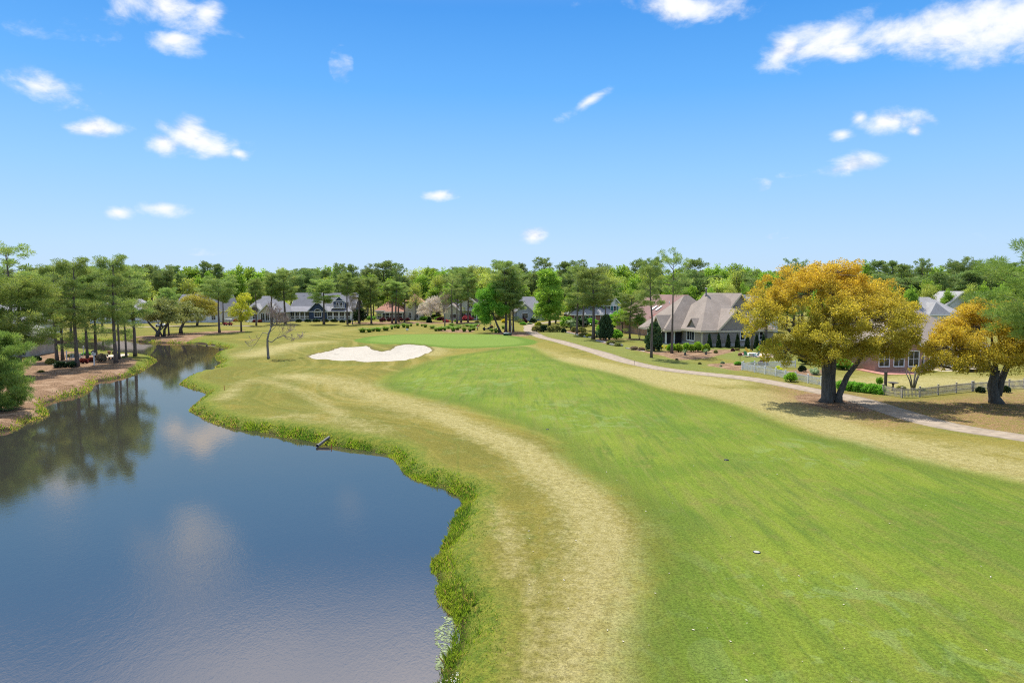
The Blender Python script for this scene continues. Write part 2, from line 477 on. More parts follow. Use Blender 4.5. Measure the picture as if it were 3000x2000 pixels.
def ground_material():
    m, t, b = newmat('turf')
    pos = t.geo_pos()
    sw, sb, sg, sf, sm = (t.attr(a) for a in ('sw', 'sb', 'sg', 'sf', 'sm'))
    dry, lit, yard = t.attr('dry'), t.attr('lit'), t.attr('yard')
    n1 = t.noise(pos, .12, 5, .6); n2 = t.noise(pos, .55, 5, .65); n3 = t.noise(pos, 2.6, 5, .7)
    n4 = t.noise(pos, 11, 4, .75); n5 = t.noise(pos, 38, 3, .8)
    stk = t.noise(t.mapping(pos, R(14), (1.0, .09, 1)), 1.1, 5, .6)
    stk2 = t.noise(t.mapping(pos, R(-22), (1.0, .12, 1)), .9, 4, .6)
    fine = t.math('ADD', t.math('MULTIPLY', n4, .55), t.math('MULTIPLY', n5, .45))
    edge = t.math('ADD', t.math('MULTIPLY', t.math('SUBTRACT', n2, .5), 1.6), t.math('MULTIPLY', t.math('SUBTRACT', n3, .5), .9))
    # rough
    strk = t.noise(t.math('ADD', sf, t.math('ADD', t.math('MULTIPLY', n1, 1.2), t.math('MULTIPLY', n3, .25))), 1.5, 4, .65, dim='1D')
    arcs = t.noise(t.math('ADD', sw, t.math('MULTIPLY', t.math('ADD', n2, n1), 1.1)), .55, 3, .6, dim='1D')
    olive, yellow, tan, straw, gr = (.138,.130,.023), (.205,.172,.033), (.250,.212,.070), (.345,.300,.130), (.085,.128,.019)
    rough = t.mix(t.step(t.math('ADD', t.math('MULTIPLY', n1, .5), t.math('MULTIPLY', arcs, .5)), .40, .60), olive, yellow)
    rough = t.mix(t.math('MULTIPLY', t.step(n2, .5, .72), .6), rough, gr)
    rough = t.mix(t.math('MULTIPLY', t.step(arcs, .50, .75), .42), rough, tan)
    rough = t.mix(t.math('MULTIPLY', t.step(n3, .52, .75), .35), rough, tan)
    rough = t.mix(t.math('MULTIPLY', t.step(strk, .54, .70), .3), rough, gr)
    rough = t.mix(t.math('MULTIPLY', t.step(n4, .52, .70), .30), rough, (.11,.10,.025))
    dn = t.math('ADD', dry, t.math('MULTIPLY', t.math('SUBTRACT', t.math('ADD', t.math('MULTIPLY', n3, .8), t.math('ADD', n2, t.math('MULTIPLY', strk, .22))), 1.01), .95))
    rough = t.mix(t.math('MULTIPLY', t.step(dn, .0, .85), .9), rough, t.mix(t.step(t.math('ADD', t.math('MULTIPLY', strk, .25), t.math('MULTIPLY', n3, .75)), .36, .64), tan, straw))
    dgr = t.mix(t.step(n2, .35, .65), (.115,.155,.03), (.17,.175,.045))
    rough = t.mix(t.math('MULTIPLY', yard, t.step(n2, .28, .55)), rough, dgr)
    litc = t.mix(t.step(n4, .38, .62), (.17,.095,.045), (.32,.205,.105))
    rough = t.mix(t.math('MULTIPLY', lit, t.step(n3, .34, .60)), rough, litc)
    # lush bank and its muddy, shade-painted foot
    lush = t.math('SUBTRACT', 1.0, t.step(t.math('ADD', sw, t.math('MULTIPLY', edge, .8)), .9, 2.9))
    rough = t.mix(t.math('MULTIPLY', lush, .8), rough, t.mix(t.step(n3, .35, .65), (.075,.13,.015), (.17,.19,.022)))
    # fairway
    f1 = t.mix(t.step(n1, .34, .66), (.106,.166,.018), (.170,.216,.024))
    f1 = t.mix(t.math('MULTIPLY', t.step(stk, .46, .68), .42), f1, (.180,.168,.046))
    f1 = t.mix(t.math('MULTIPLY', t.step(stk2, .50, .72), .6), f1, (.066,.122,.019))
    f1 = t.mix(t.math('MULTIPLY', t.step(n2, .52, .72), .45), f1, (.20,.165,.05))
    f1 = t.mix(t.math('MULTIPLY', t.step(t.math('ADD', t.math('MULTIPLY', n3, .5), t.math('MULTIPLY', n4, .5)), .5, .62), .35), f1, (.085,.135,.018))
    pal = t.noise(t.mapping(pos, 0, (.9, .7, 1)), .6, 4, .55, .8)
    palr = t.step(t.noise(pos, .05, 1), .47, .56)
    f1 = t.mix(t.math('MULTIPLY', t.math('MULTIPLY', t.step(pal, .535, .575), .36), palr), f1, (.19,.25,.085))
    stk3 = t.noise(t.mapping(pos, R(-9), (1.0, .05, 1)), 3.6, 4, .65)
    f1 = t.mix(t.math('MULTIPLY', t.step(stk3, .5, .7), .38), f1, (.175,.18,.05))
    f1 = t.mix(t.math('MULTIPLY', t.step(stk3, .5, .3), .38), f1, (.075,.12,.016))
    fm = t.step(t.math('ADD', sf, t.math('MULTIPLY', edge, 1.5)), -1.5, 1.4)
    ring = t.math('MULTIPLY', t.step(sf, -.6, .8), t.math('SUBTRACT', 1.0, t.step(sf, .8, 3.5)))
    f1 = t.mix(t.math('MULTIPLY', ring, .55), f1, (.088,.125,.018))
    col = t.mix(fm, rough, f1)
    # green with its collar
    gx = t.new('ShaderNodeTexWave', bands_direction='X'); t.set(gx.inputs[0], t.mapping(pos, R(20), (1,1,1))); gx.inputs['Scale'].default_value = .55
    gcol = t.mix(t.math('ADD', t.math('MULTIPLY', gx.outputs[1], .35), t.math('MULTIPLY', n1, .4)), (.128,.196,.032), (.160,.222,.042))
    col = t.mix(t.step(sg, -3.2, -2.2), col, (.10,.165,.022))
    col = t.mix(t.step(sg, -.9, .9), col, gcol)
    # mulch
    mcol = t.mix(t.step(n4, .36, .64), (.115,.068,.037), (.27,.170,.098))
    mcol = t.mix(t.step(n2, .48, .62), mcol, t.mix(t.step(n5, .35, .65), (.25,.155,.092), (.34,.235,.148)))
    mm = t.step(t.math('ADD', sm, t.math('MULTIPLY', edge, .9)), -.3, .3)
    col = t.mix(mm, col, mcol)
    # grass-blade grain
    grain = t.math('ADD', .56, t.math('MULTIPLY', t.step(fine, .36, .64), .88))
    gr3 = t.new('ShaderNodeCombineColor')
    for i in range(3): t.set(gr3.inputs[i], grain)
    col = t.mix(1.0, col, gr3.outputs[0], 'MULTIPLY')
    # muddy soil plus the undercut bank's shadow line, painted dark at the water
    mud_shade = t.math('SUBTRACT', 1.0, t.step(t.math('ADD', sw, t.math('MULTIPLY', edge, .25)), .18, .62))
    col = t.mix(mud_shade, col, t.mix(n4, (.012,.010,.006), (.06,.042,.022)))
    # sand
    sand = t.mix(t.step(n3, .3, .7), (.38,.345,.285), (.47,.43,.36))
    rk = t.new('ShaderNodeTexWave'); t.set(rk.inputs[0], t.mapping(pos, R(55))); rk.inputs['Scale'].default_value = 1.1; rk.inputs['Distortion'].default_value = 5; rk.inputs['Detail'].default_value = 2
    sand = t.mix(t.math('MULTIPLY', rk.outputs[1], .16), sand, (.30,.265,.21))
    sand = t.mix(t.math('MULTIPLY', t.step(n2, .45, .65), .4), sand, (.35,.31,.25))
    lip_shade = t.math('MULTIPLY', t.step(sb, -.75, -.2), .75)
    col = t.mix(lip_shade, col, (.12,.10,.035))  # dark rim around the sand, painted-in shading of the bunker edge
    sm2 = t.step(t.math('ADD', sb, t.math('MULTIPLY', t.math('SUBTRACT', n3, .5), .5)), -.08, .08)
    col = t.mix(sm2, col, sand)
    t.set(b.inputs['Base Color'], col)
    b.inputs['Roughness'].default_value = .95
    b.inputs['Specular IOR Level'].default_value = .08
    t.set(b.inputs['Normal'], t.bump(t.math('ADD', t.math('ADD', n4, t.math('MULTIPLY', n3, .8)), t.math('MULTIPLY', n5, .5)), .8, .08))
    return m

def build_water():
    m, t, b = newmat('pond_water')
    pos = t.geo_pos()
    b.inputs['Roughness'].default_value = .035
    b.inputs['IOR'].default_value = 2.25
    w1 = t.noise(t.mapping(pos, R(25), (1, .62, 1)), 3.6, 4, .6, .3)
    w2 = t.noise(t.mapping(pos, R(-15), (1, .8, 1)), .5, 3, .5)
    calm = t.step(t.noise(pos, .045, 2), .40, .62)
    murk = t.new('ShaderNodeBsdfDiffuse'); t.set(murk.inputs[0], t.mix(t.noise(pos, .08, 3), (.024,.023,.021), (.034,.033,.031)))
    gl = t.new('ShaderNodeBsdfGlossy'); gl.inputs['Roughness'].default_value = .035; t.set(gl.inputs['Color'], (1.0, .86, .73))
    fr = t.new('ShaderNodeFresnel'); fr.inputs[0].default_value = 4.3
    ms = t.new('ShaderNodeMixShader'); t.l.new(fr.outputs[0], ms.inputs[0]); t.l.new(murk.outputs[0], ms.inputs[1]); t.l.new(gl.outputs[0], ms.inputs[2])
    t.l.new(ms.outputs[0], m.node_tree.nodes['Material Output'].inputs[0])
    h = t.math('ADD', t.math('MULTIPLY', w1, t.math('ADD', .35, t.math('MULTIPLY', calm, .75))), t.math('MULTIPLY', w2, .5))
    sp = t.new('ShaderNodeSeparateXYZ'); t.set(sp.inputs[0], pos)
    wind = t.math('SUBTRACT', 1.0, t.step(t.math('ADD', sp.outputs[1], t.math('MULTIPLY', t.noise(pos, .06, 2), 20)), 28, 66))
    w3 = t.noise(t.mapping(pos, R(20), (1, .7, 1)), 11, 4, .65)
    h = t.math('ADD', h, t.math('MULTIPLY', w3, t.math('MULTIPLY', wind, .5)))
    bn = t.bump(h, t.math('ADD', .09, t.math('MULTIPLY', wind, .20)), .03)
    t.l.new(bn, gl.inputs['Normal']); t.l.new(bn, fr.inputs['Normal'])
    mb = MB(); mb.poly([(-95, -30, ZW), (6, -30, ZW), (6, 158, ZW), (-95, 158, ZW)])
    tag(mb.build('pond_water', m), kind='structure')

def build_path():
    c = mat('path_concrete', (.31,.252,.188), .9, .12, 1.4, .2, .1)
    def strip(name, line, w):
        P = np.array(line); T = np.gradient(P, axis=0); T /= np.linalg.norm(T, axis=1)[:, None]
        Nn = np.stack([-T[:, 1], T[:, 0]], 1)
        offs = [-w/2 - .02, -w/2, -w/6, w/6, w/2, w/2 + .02]; dz = [-.25, .035, .045, .045, .035, -.25]
        V = []
        for o, d in zip(offs, dz):
            Q = P + Nn * o; z = fields(Q)[0]; V.append(np.column_stack([Q, z + d]))
        V = np.stack(V, 1).reshape(-1, 3); k = len(offs); n = len(P)
        i = np.arange(n-1)[:, None]*k; j = np.arange(k-1)[None]
        F = np.stack([i+j, i+j+1, i+k+j+1, i+k+j], -1).reshape(-1, 4)
        F = F[:, ::-1]
        tag(obj(name, mesh_np(name, V, F, c)), kind='structure')
    strip('cart_path', PATH, 2.8)
    strip('cart_path', PATH_FAR, 2.6)

# ------------------------------------------------------------------ sky
def build_sky():
    w = bpy.data.worlds.new('World'); SC.world = w; w.use_nodes = True
    t = NT(w.node_tree); bg = w.node_tree.nodes['Background']
    sky = t.new('ShaderNodeTexSky', sky_type='NISHITA'); sky.sun_disc = False
    sky.sun_elevation = R(SUN_EL); sky.sun_rotation = R(SUN_AZ)
    sky.air_density = 1.0; sky.dust_density = .6; sky.ozone_density = 2.2; sky.altitude = 0
    d = t.coord('Generated')
    sep = t.new('ShaderNodeSeparateXYZ'); t.set(sep.inputs[0], d)
    el = sep.outputs[2]
    hs = t.new('ShaderNodeHueSaturation'); t.set(hs.inputs['Color'], sky.outputs[0])
    hs.inputs['Saturation'].default_value = SKY_SAT; hs.inputs['Value'].default_value = SKY_VAL; hs.inputs['Hue'].default_value = SKY_HUE
    col = hs.outputs[0]
    ramp = t.new('ShaderNodeValToRGB'); t.set(ramp.inputs[0], el)
    els = ramp.color_ramp.elements; kk = 1.0 / (SKY_STR * 2 ** EXPO * 10)
    els[0].position = 0.0; els[1].position = .62
    for p in (.06, .16, .27, .38): els.new(p)
    for q, c in zip(els, SKY_RAMP): q.color = (c[0]*kk, c[1]*kk, c[2]*kk, 1)
    col = t.mix(t.math('MULTIPLY', t.math('SUBTRACT', 1.0, t.step(el, .42, .8)), .88), col, t.mix(1.0, ramp.outputs[0], (10, 10, 10), 'MULTIPLY'))
    # pale band of humid air near the horizon
    dw = t.mapping(d, 0, (1, 1, 1.7)); nz = t.noise(dw, 13, 6, .6, .3); nf = t.noise(dw, 34, 4, .55)
    nn = t.math('ADD', t.math('MULTIPLY', t.math('SUBTRACT', nz, .5), 1.5), t.math('MULTIPLY', t.math('SUBTRACT', nf, .5), .55))
    best = None
    CL = [(505,25,150,62,-8),(600,40,60,50,20),(500,120,70,34,5),(105,252,92,44,-6),(295,375,72,22,6),(560,400,62,46,0),(600,420,118,46,-6),(480,425,44,32,-8),
        (700,450,36,22,-20),(480,612,72,24,0),(350,622,36,22,0),(1285,572,60,24,8),(1565,690,50,22,10),(1720,300,92,22,26),(2030,20,140,44,-6),(1900,0,160,16,0),(2420,112,160,66,14),
        (2300,150,80,44,32),(2480,150,90,34,-14),(2650,90,170,62,0),(2830,70,190,86,4),(3000,60,180,90,0),(2600,358,105,36,-10),(2520,345,32,24,0),(2680,385,30,22,-30),(2466,395,40,20,-5),(2485,488,90,32,8),
        (2335,503,40,13,8),(2215,545,34,17,4),(2840,315,30,13,14),(2830,695,60,9,2),(590,738,62,9,0),(60,30,240,50,4),(1000,190,28,44,0),(2785,695,26,9,0),(2290,690,30,9,4),(230,275,44,12,10),(2590,505,40,10,25)]
    for (x, y, a, b_, rot) in CL:
        c = Vector(ray(x, y)).normalized()
        e1 = Vector((c.y, -c.x, 0)).normalized(); e2 = c.cross(e1); e2 = e2 if e2.z > 0 else -e2
        cr, sr = math.cos(R(rot)), math.sin(R(rot))
        f1 = e1*cr + e2*sr; f2 = e2*cr - e1*sr
        f1 = f1 / (a / FP * 1.22); f2 = f2 / (b_ / FP * 1.22)
        u = t.vmath('DOT_PRODUCT', t.vmath('SUBTRACT', d, tuple(c)), tuple(f1))
        v = t.vmath('DOT_PRODUCT', t.vmath('SUBTRACT', d, tuple(c)), tuple(f2))
        q = t.math('SQRT', t.math('ADD', t.math('MULTIPLY', u, u), t.math('MULTIPLY', v, v)))
        val = t.math('SUBTRACT', 1.0, q)
        if b_ <= 17 or (x, y) in ((60,30),(1000,190)): val = t.math('MINIMUM', val, .12)
        best = val if best is None else t.math('MAXIMUM', best, val)
    dens = t.step(t.math('ADD', best, t.math('MULTIPLY', nn, 1.25)), .13, 1.0)
    dens = t.math('MULTIPLY', dens, t.step(sep.outputs[1], .1, .3))
    nz2 = t.noise(t.vmath('ADD', dw, (0, 0, .022)), 13, 6, .6, .3)
    shade = t.step(t.math('ADD', t.math('ADD', .42, t.math('MULTIPLY', t.math('SUBTRACT', nz, nz2), 2.2)), t.math('MULTIPLY', best, .45)), .18, .78)
    ccol = t.mix(shade, CLOUD_LO, CLOUD_HI)
    col = t.mix(dens, col, ccol)
    # bright veil of thin cloud overhead, above the frame (the pond mirrors it)
    veil = t.math('MULTIPLY', t.step(el, .365, .48), t.step(t.noise(d, 2.6, 4, .5), .26, .66))
    col = t.mix(t.math('MULTIPLY', veil, VEIL_A), col, VEIL)
    t.set(bg.inputs[0], col); bg.inputs[1].default_value = SKY_STR
    sun = bpy.data.lights.new('sun', 'SUN'); sun.energy = SUN_E; sun.angle = R(.53); sun.color = (1.0, .955, .88)
    so = obj('sun', sun)
    s = Vector((math.sin(R(SUN_AZ))*math.cos(R(SUN_EL)), math.cos(R(SUN_AZ))*math.cos(R(SUN_EL)), math.sin(R(SUN_EL))))
    so.rotation_euler = s.to_track_quat('Z', 'Y').to_euler()
    so.location = s * 60

SUN_AZ, SUN_EL, SUN_E = -22.0, 62.0, 4.7
SKY_STR, SKY_SAT, SKY_VAL, SKY_HUE = .12, 1.15, 1.0, .5
SKY_RAMP = [(.52,.71,.97),(.46,.69,.99),(.29,.60,1.0),(.118,.445,.99),(.040,.305,.86),(.022,.22,.72)]
CLOUD_LO, CLOUD_HI = (3.6, 4.0, 4.9), (5.6, 5.7, 5.9)
VEIL, VEIL_A = (5.6, 6.0, 7.2), .9

def build_camera():
    cam = bpy.data.cameras.new('camera'); cam.sensor_width = 36; cam.lens = 24; cam.clip_start = .5; cam.clip_end = 9000
    o = obj('camera', cam); o.location = (0, 0, HC); o.rotation_euler = (R(90) - PITCH, 0, 0)
    SC.camera = o
    v = SC.view_settings; v.view_transform = 'Standard'; v.look = 'None'; v.exposure = EXPO; v.gamma = 1
    SC.display_settings.display_device = 'sRGB'
    SC.cycles.max_bounces = 6; SC.cycles.diffuse_bounces = 3; SC.cycles.glossy_bounces = 3; SC.cycles.transmission_bounces = 4
    SC.cycles.use_denoising = False; SC.cycles.filter_width = 1.1; SC.cycles.sample_clamp_indirect = 6
EXPO = .6

# ------------------------------------------------------------------ vegetation
def runit(rng, n):
    v = rng.normal(size=(n, 3)); return v / np.linalg.norm(v, axis=1)[:, None]

def leaf_quads(rng, C, Rr, per, L, W, up=.3, outw=.6, squash=.75, shell=False, cv=.55, fold=.0):
    """per leaves in each clump (centre C, radius Rr): returns verts, faces, var"""
    n = len(C) * per
    idx = np.repeat(np.arange(len(C)), per)
    u = runit(rng, n)
    rad = rng.uniform(.6, 1, n) if shell else rng.uniform(.05, 1, n) ** .45
    off = u * (Rr[idx] * rad)[:, None] * np.array([1, 1, squash])
    p = C[idx] + off
    d = u * outw + runit(rng, n) * .7 + np.array([0, 0, up]); d /= np.linalg.norm(d, axis=1)[:, None]
    s = np.cross(d, runit(rng, n)); s /= np.linalg.norm(s, axis=1)[:, None] + 1e-9
    l = (L * rng.uniform(.65, 1.3, n))[:, None]; w = (W * rng.uniform(.7, 1.3, n))[:, None]
    nn = np.cross(d, s) * (l * fold)
    v = np.stack([p, p + d*l*.5 + s*w*.5 + nn, p + d*l, p + d*l*.5 - s*w*.5 + nn], 1).reshape(-1, 3)
    f = np.arange(n*4).reshape(-1, 4)
    cvv = rng.uniform(0, 1, len(C))[idx] * cv + rng.uniform(0, 1, n) * (1 - cv)
    return v, f, np.repeat(cvv, 4)

def crown_mesh(name, rng, C, Rr, per, L, W, m, tone=None, **k):
    C = np.asarray(C, float); Rr = np.asarray(Rr, float)
    v, f, var = leaf_quads(rng, C, Rr, per, L, W, **k)
    at = {'var': var}
    if tone is not None: at['tone'] = np.clip(tone(v) + np.repeat(rng.normal(0, .12, len(f)), 4), 0, 1)
    return mesh_np(name, v, f, m, at)

BARK = barkmat('pine_bark', (.065,.050,.040), (.165,.130,.108))
BARK_D = barkmat('dark_bark', (.055,.045,.035), (.15,.125,.10))
BARK_G = barkmat('grey_bark', (.10,.09,.075), (.24,.215,.185))
N_PINE = leafmat('pine_needles', (.055,.088,.026), (.116,.150,.042), (.17,.165,.045), .38, k=2.9)
N_PINE_D = leafmat('dark_pine_needles', (.045,.078,.026), (.100,.130,.038), (.13,.12,.045), .32, k=2.6)
N_PINE_B = leafmat('bluish_pine_needles', (.062,.108,.024), (.128,.180,.042), (.19,.21,.055), .38)
L_SPRING = leafmat('spring_leaves', (.080,.145,.018), (.165,.235,.030), (.24,.28,.05), .42, k=2.0)
L_PALE = leafmat('pale_spring_leaves', (.13,.17,.03), (.25,.28,.06), (.30,.30,.10), .42)
L_GREEN = leafmat('green_leaves', (.045,.12,.014), (.12,.23,.025), (.17,.28,.03), .38)
L_OLIVE = leafmat('olive_leaves', (.075,.085,.030), (.15,.155,.045), (.22,.19,.05), .3)
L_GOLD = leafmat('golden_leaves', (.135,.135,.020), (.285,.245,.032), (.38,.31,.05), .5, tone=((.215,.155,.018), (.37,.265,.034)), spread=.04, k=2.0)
L_LIME = leafmat('lime_leaves', (.17,.20,.02), (.30,.31,.03), (.36,.28,.05), .42)
L_DARK = leafmat('dark_glossy_leaves', (.012,.028,.012), (.035,.065,.025), (.07,.085,.035), .15, rough=.35, k=1.5)
L_BLOSSOM = leafmat('blossom', (.55,.47,.44), (.74,.69,.66), (.30,.30,.12), .3, k=1.0)
L_BUDS = leafmat('brown_buds', (.17,.13,.09), (.28,.22,.16), (.30,.19,.15), .3, k=1.3)
L_RED = leafmat('red_azalea_leaves', (.16,.035,.032), (.28,.075,.06), (.10,.11,.03), .25, k=1.2)
L_PINK = leafmat('pink_azalea_flowers', (.40,.06,.11), (.55,.15,.20), (.10,.14,.03), .25, k=1.0)
L_MAROON = leafmat('maroon_leaves', (.055,.016,.024), (.12,.034,.042), (.17,.06,.06), .2, k=1.2)
L_BRIGHT = leafmat('bright_shrub_leaves', (.085,.165,.014), (.175,.27,.024), (.26,.33,.04), .42, k=1.8)
L_YEL = leafmat('yellow_shrub_leaves', (.24,.23,.015), (.40,.34,.02), (.16,.20,.02), .4)
L_GRAYG = leafmat('grey_green_leaves', (.10,.14,.085), (.19,.23,.14), (.25,.28,.18), .3)
L_GRASSC = leafmat('clump_grass_blades', (.06,.13,.018), (.13,.22,.03), (.22,.22,.08), .35, k=1.7)
L_PALM = leafmat('palm_fronds', (.045,.085,.025), (.11,.16,.05), (.17,.19,.07), .3)
L_MAG = leafmat('magnolia_leaves', (.014,.034,.014), (.045,.075,.028), (.10,.09,.035), .15, rough=.3)

def pine(seed, H, Rc, cb, shape='round', per=70, nb=34, L=.42, W=.075, leaf=None, lean=0.0, trunk_r=None, extra_low=0, crn=1.0, bend=0.0, gapp=.12):
    """a tall pine: bare bole, whorled limbs, needle tufts gathered in clumps at the limb ends"""
    rng = np.random.default_rng(seed)
    mb = MB()
    r0 = trunk_r or H * .0165
    ph = rng.uniform(0, 6.28)
    def axis(t):
        return np.array([lean*H*t + .018*H*math.sin(ph + 3.1*t)*t + bend*H*math.sin(max(0, t-.45)*5.2)*(t > .45), .015*H*math.sin(ph*2 + 2.7*t)*t, H*t])
    ts = np.linspace(0, .97, 12)
    mb.tube([axis(t) for t in ts], [r0*(1.28 if i == 0 else 1)*(1 - .82*t) for i, t in enumerate(ts)], 8)
    C, Rr = [], []
    for i in range(nb):
        u = (i + rng.uniform(0, .8)) / nb
        if shape == 'open': u = .15 + .85*u
        t = cb + (.98 - cb) * u
        if shape == 'round': env = math.sqrt(max(.05, 1 - ((u - .42)/.62)**2)) if u > .42 else .62 + .38*u/.42
        elif shape == 'flat': env = .55 + .45*min(1, u*1.6) - .35*max(0, u-.85)/.15
        elif shape == 'open': env = .7 + .3*math.sin(u*3.1)
        elif shape == 'cone': env = 1.05 - .85*u
        else: env = .8 + .25*math.sin(u*3.0) - .45*max(0, u-.8)/.2
        if rng.random() < gapp: continue
        ln = Rc * env * rng.uniform(.6, 1.14)
        a = i*2.399 + rng.uniform(-.5, .5)
        rise = (-.12 + .75*u*u) + rng.uniform(-.1, .15)
        b = axis(t); dirv = np.array([math.cos(a), math.sin(a), 0])
        def bp(s): return b + dirv*ln*s + np.array([0, 0, ln*(rise*s + .18*s*s)])
        mb.tube([bp(0), bp(.35), bp(.7), bp(1.0)], [r0*.22*(1.1-.5*u), r0*.15, r0*.09, r0*.03], 5, False)
        side = np.array([-dirv[1], dirv[0], 0])
        spots = [1.0, .80, .58] + ([.36] if rng.random() < .5 else [])
        if shape == 'open': spots = [1.0, .78]
        for s in spots:
            w = ln*.30*(1.15 - s*.55)
            for q in range(2 if s > .5 else 1):
                o = side * rng.uniform(-1, 1) * w * 1.3 + np.array([0, 0, rng.uniform(-.1, .35)])
                e = bp(s) + o
                C.append(e); Rr.append(rng.uniform(.40, .82) * crn * (Rc/3.4)**.5)
                if q: mb.tube([bp(s*.75), e], [r0*.06, r0*.025], 4, False)
    for k in range(5 if shape != 'open' else 3):
        C.append(axis(.97) + np.array([rng.uniform(-.8, .8), rng.uniform(-.8, .8), rng.uniform(-.5, .5)])); Rr.append(rng.uniform(.6, .95)*crn)
    for k in range(extra_low):
        t = rng.uniform(.18, cb); a = rng.uniform(0, 6.28); ln = Rc*rng.uniform(.35, .8)
        b = axis(t); e = b + np.array([math.cos(a)*ln, math.sin(a)*ln, -.05*ln])
        mb.tube([b, (b+e)/2 + np.array([0,0,.1]), e], [r0*.14, r0*.09, r0*.03], 4, False)
        for s in (1, .75):
            C.append(b + (e-b)*s + np.array([rng.uniform(-.3,.3), rng.uniform(-.3,.3), .1])); Rr.append(rng.uniform(.5, .85)*crn)
    wood = mb.mesh('trunk', BARK)
    crown = crown_mesh('crown', rng, C, Rr, per, L, W, leaf or N_PINE, up=.7, outw=1.1, squash=.55, shell=False)
    Ca = np.array(C); return wood, crown, float(Ca[:, 2].max() + .35), float(np.percentile(np.hypot(Ca[:, 0], Ca[:, 1]), 96) + .35)

def broad(seed, H, lobes, per=60, L=.30, W=.2, leaf=None, bark=None, trunk=None, dens=1.0, rc=(.55, 1.0), tone=None, limbs=True, shellr=(.55, 1.0), twigs=.5, up=.2):
    """broad tree: trunk paths [(pts, radii)], limbs to every lobe, leaf clumps through the lobes"""
    rng = np.random.default_rng(seed)
    mb = MB(); C, Rr = [], []
    trunk = trunk or [([(0,0,0), (.05*H*rng.uniform(-1,1), 0, H*.2), (.03*H*rng.uniform(-1,1), .02*H, H*.42)], [H*.028, H*.02, H*.014])]
    for pts, rad in trunk: mb.tube(pts, rad, 9)
    tips = [np.array(p[0][-1]) for p in trunk]
    tr = [p[1][-1] for p in trunk]
    for (cx, cy, cz, rx, ry, rz) in lobes:
        c = np.array([cx, cy, cz])
        k = int(np.argmin([np.linalg.norm(c - q) for q in tips])); b = tips[k]
        area = (rx*ry + rx*rz + ry*rz)
        n = max(5, int(area * 2.3 * dens))
        mid = (b + c)/2 + np.array([0, 0, -.06*np.linalg.norm(c-b)])
        if limbs: mb.tube([b, mid, c], [tr[k]*.62, tr[k]*.42, tr[k]*.20], 6, False)
        for i in range(n):
            d = runit(rng, 1)[0]
            if d[2] < -.45: d[2] *= -.6
            p = c + d*np.array([rx, ry, rz]) * rng.uniform(*shellr)
            nv = mnoise.noise(Vector(p*.45) + Vector((seed, 0, 0)))
            if nv < -.22: continue
            p = p + d*nv*.8
            C.append(p); Rr.append(rng.uniform(*rc))
            if limbs and rng.random() < twigs:
                s = c + (p - c)*.25
                mb.tube([s, (s+p)/2 + np.array([0,0,.12]), p], [tr[k]*.14, tr[k]*.09, tr[k]*.03], 4, False)
    wood = mb.mesh('trunk', bark or BARK_D)
    crown = crown_mesh('crown', rng, C, Rr, per, L, W, leaf or L_SPRING, tone, up=up, outw=.5, squash=.8)
    Ca = np.array(C); Rm = float(np.percentile(np.abs(Ca[:, 0]), 97) + .3)
    return wood, crown, float(Ca[:, 2].max() + .4), Rm

def auto_lobes(rng, H, Rm, cb, n=8):
    out = [(0, 0, H*(cb + (1-cb)*.55), Rm*.62, Rm*.62, H*(1-cb)*.45)]
    for i in range(n):
        a = i*2.4 + rng.uniform(-.4, .4); u = (i+.5)/n
        z = H*(cb + (1-cb)*(.15 + .7*u)); rr = Rm*(.62 - .3*u)
        out.append((math.cos(a)*rr, math.sin(a)*rr, z, Rm*.40*(1.1-.4*u), Rm*.40*(1.1-.4*u), H*(1-cb)*.19))
    return out

def place(proto, name, loc, label, cat='tree', group=None, H=None, W=None, rz=0.0):
    """one tree = Empty at its foot + a trunk and a crown that share the prototype's mesh data"""
    wood, crown, h0, r0 = proto
    sz = (H / h0) if H else 1.0
    sx = (W / (2*r0)) if W else sz
    e = empty(name, loc, rz, label, cat, group, (sx, sx, sz))
    if wood is not None: obj('trunk', wood, e)
    if crown is not None: obj('crown', crown, e)
    return e

def place_px(proto, name, x, base, top, wpx, label, cat='tree', group=None, rz=None, rng=random.Random(5)):
    X, Y, Z = gp(x, base, -.1)
    H = ztop(Y, top) - Z
    return place(proto, name, (X, Y, Z), label, cat, group, H, wpx*mpp(Y), rng.uniform(0, 6.28) if rz is None else rz)

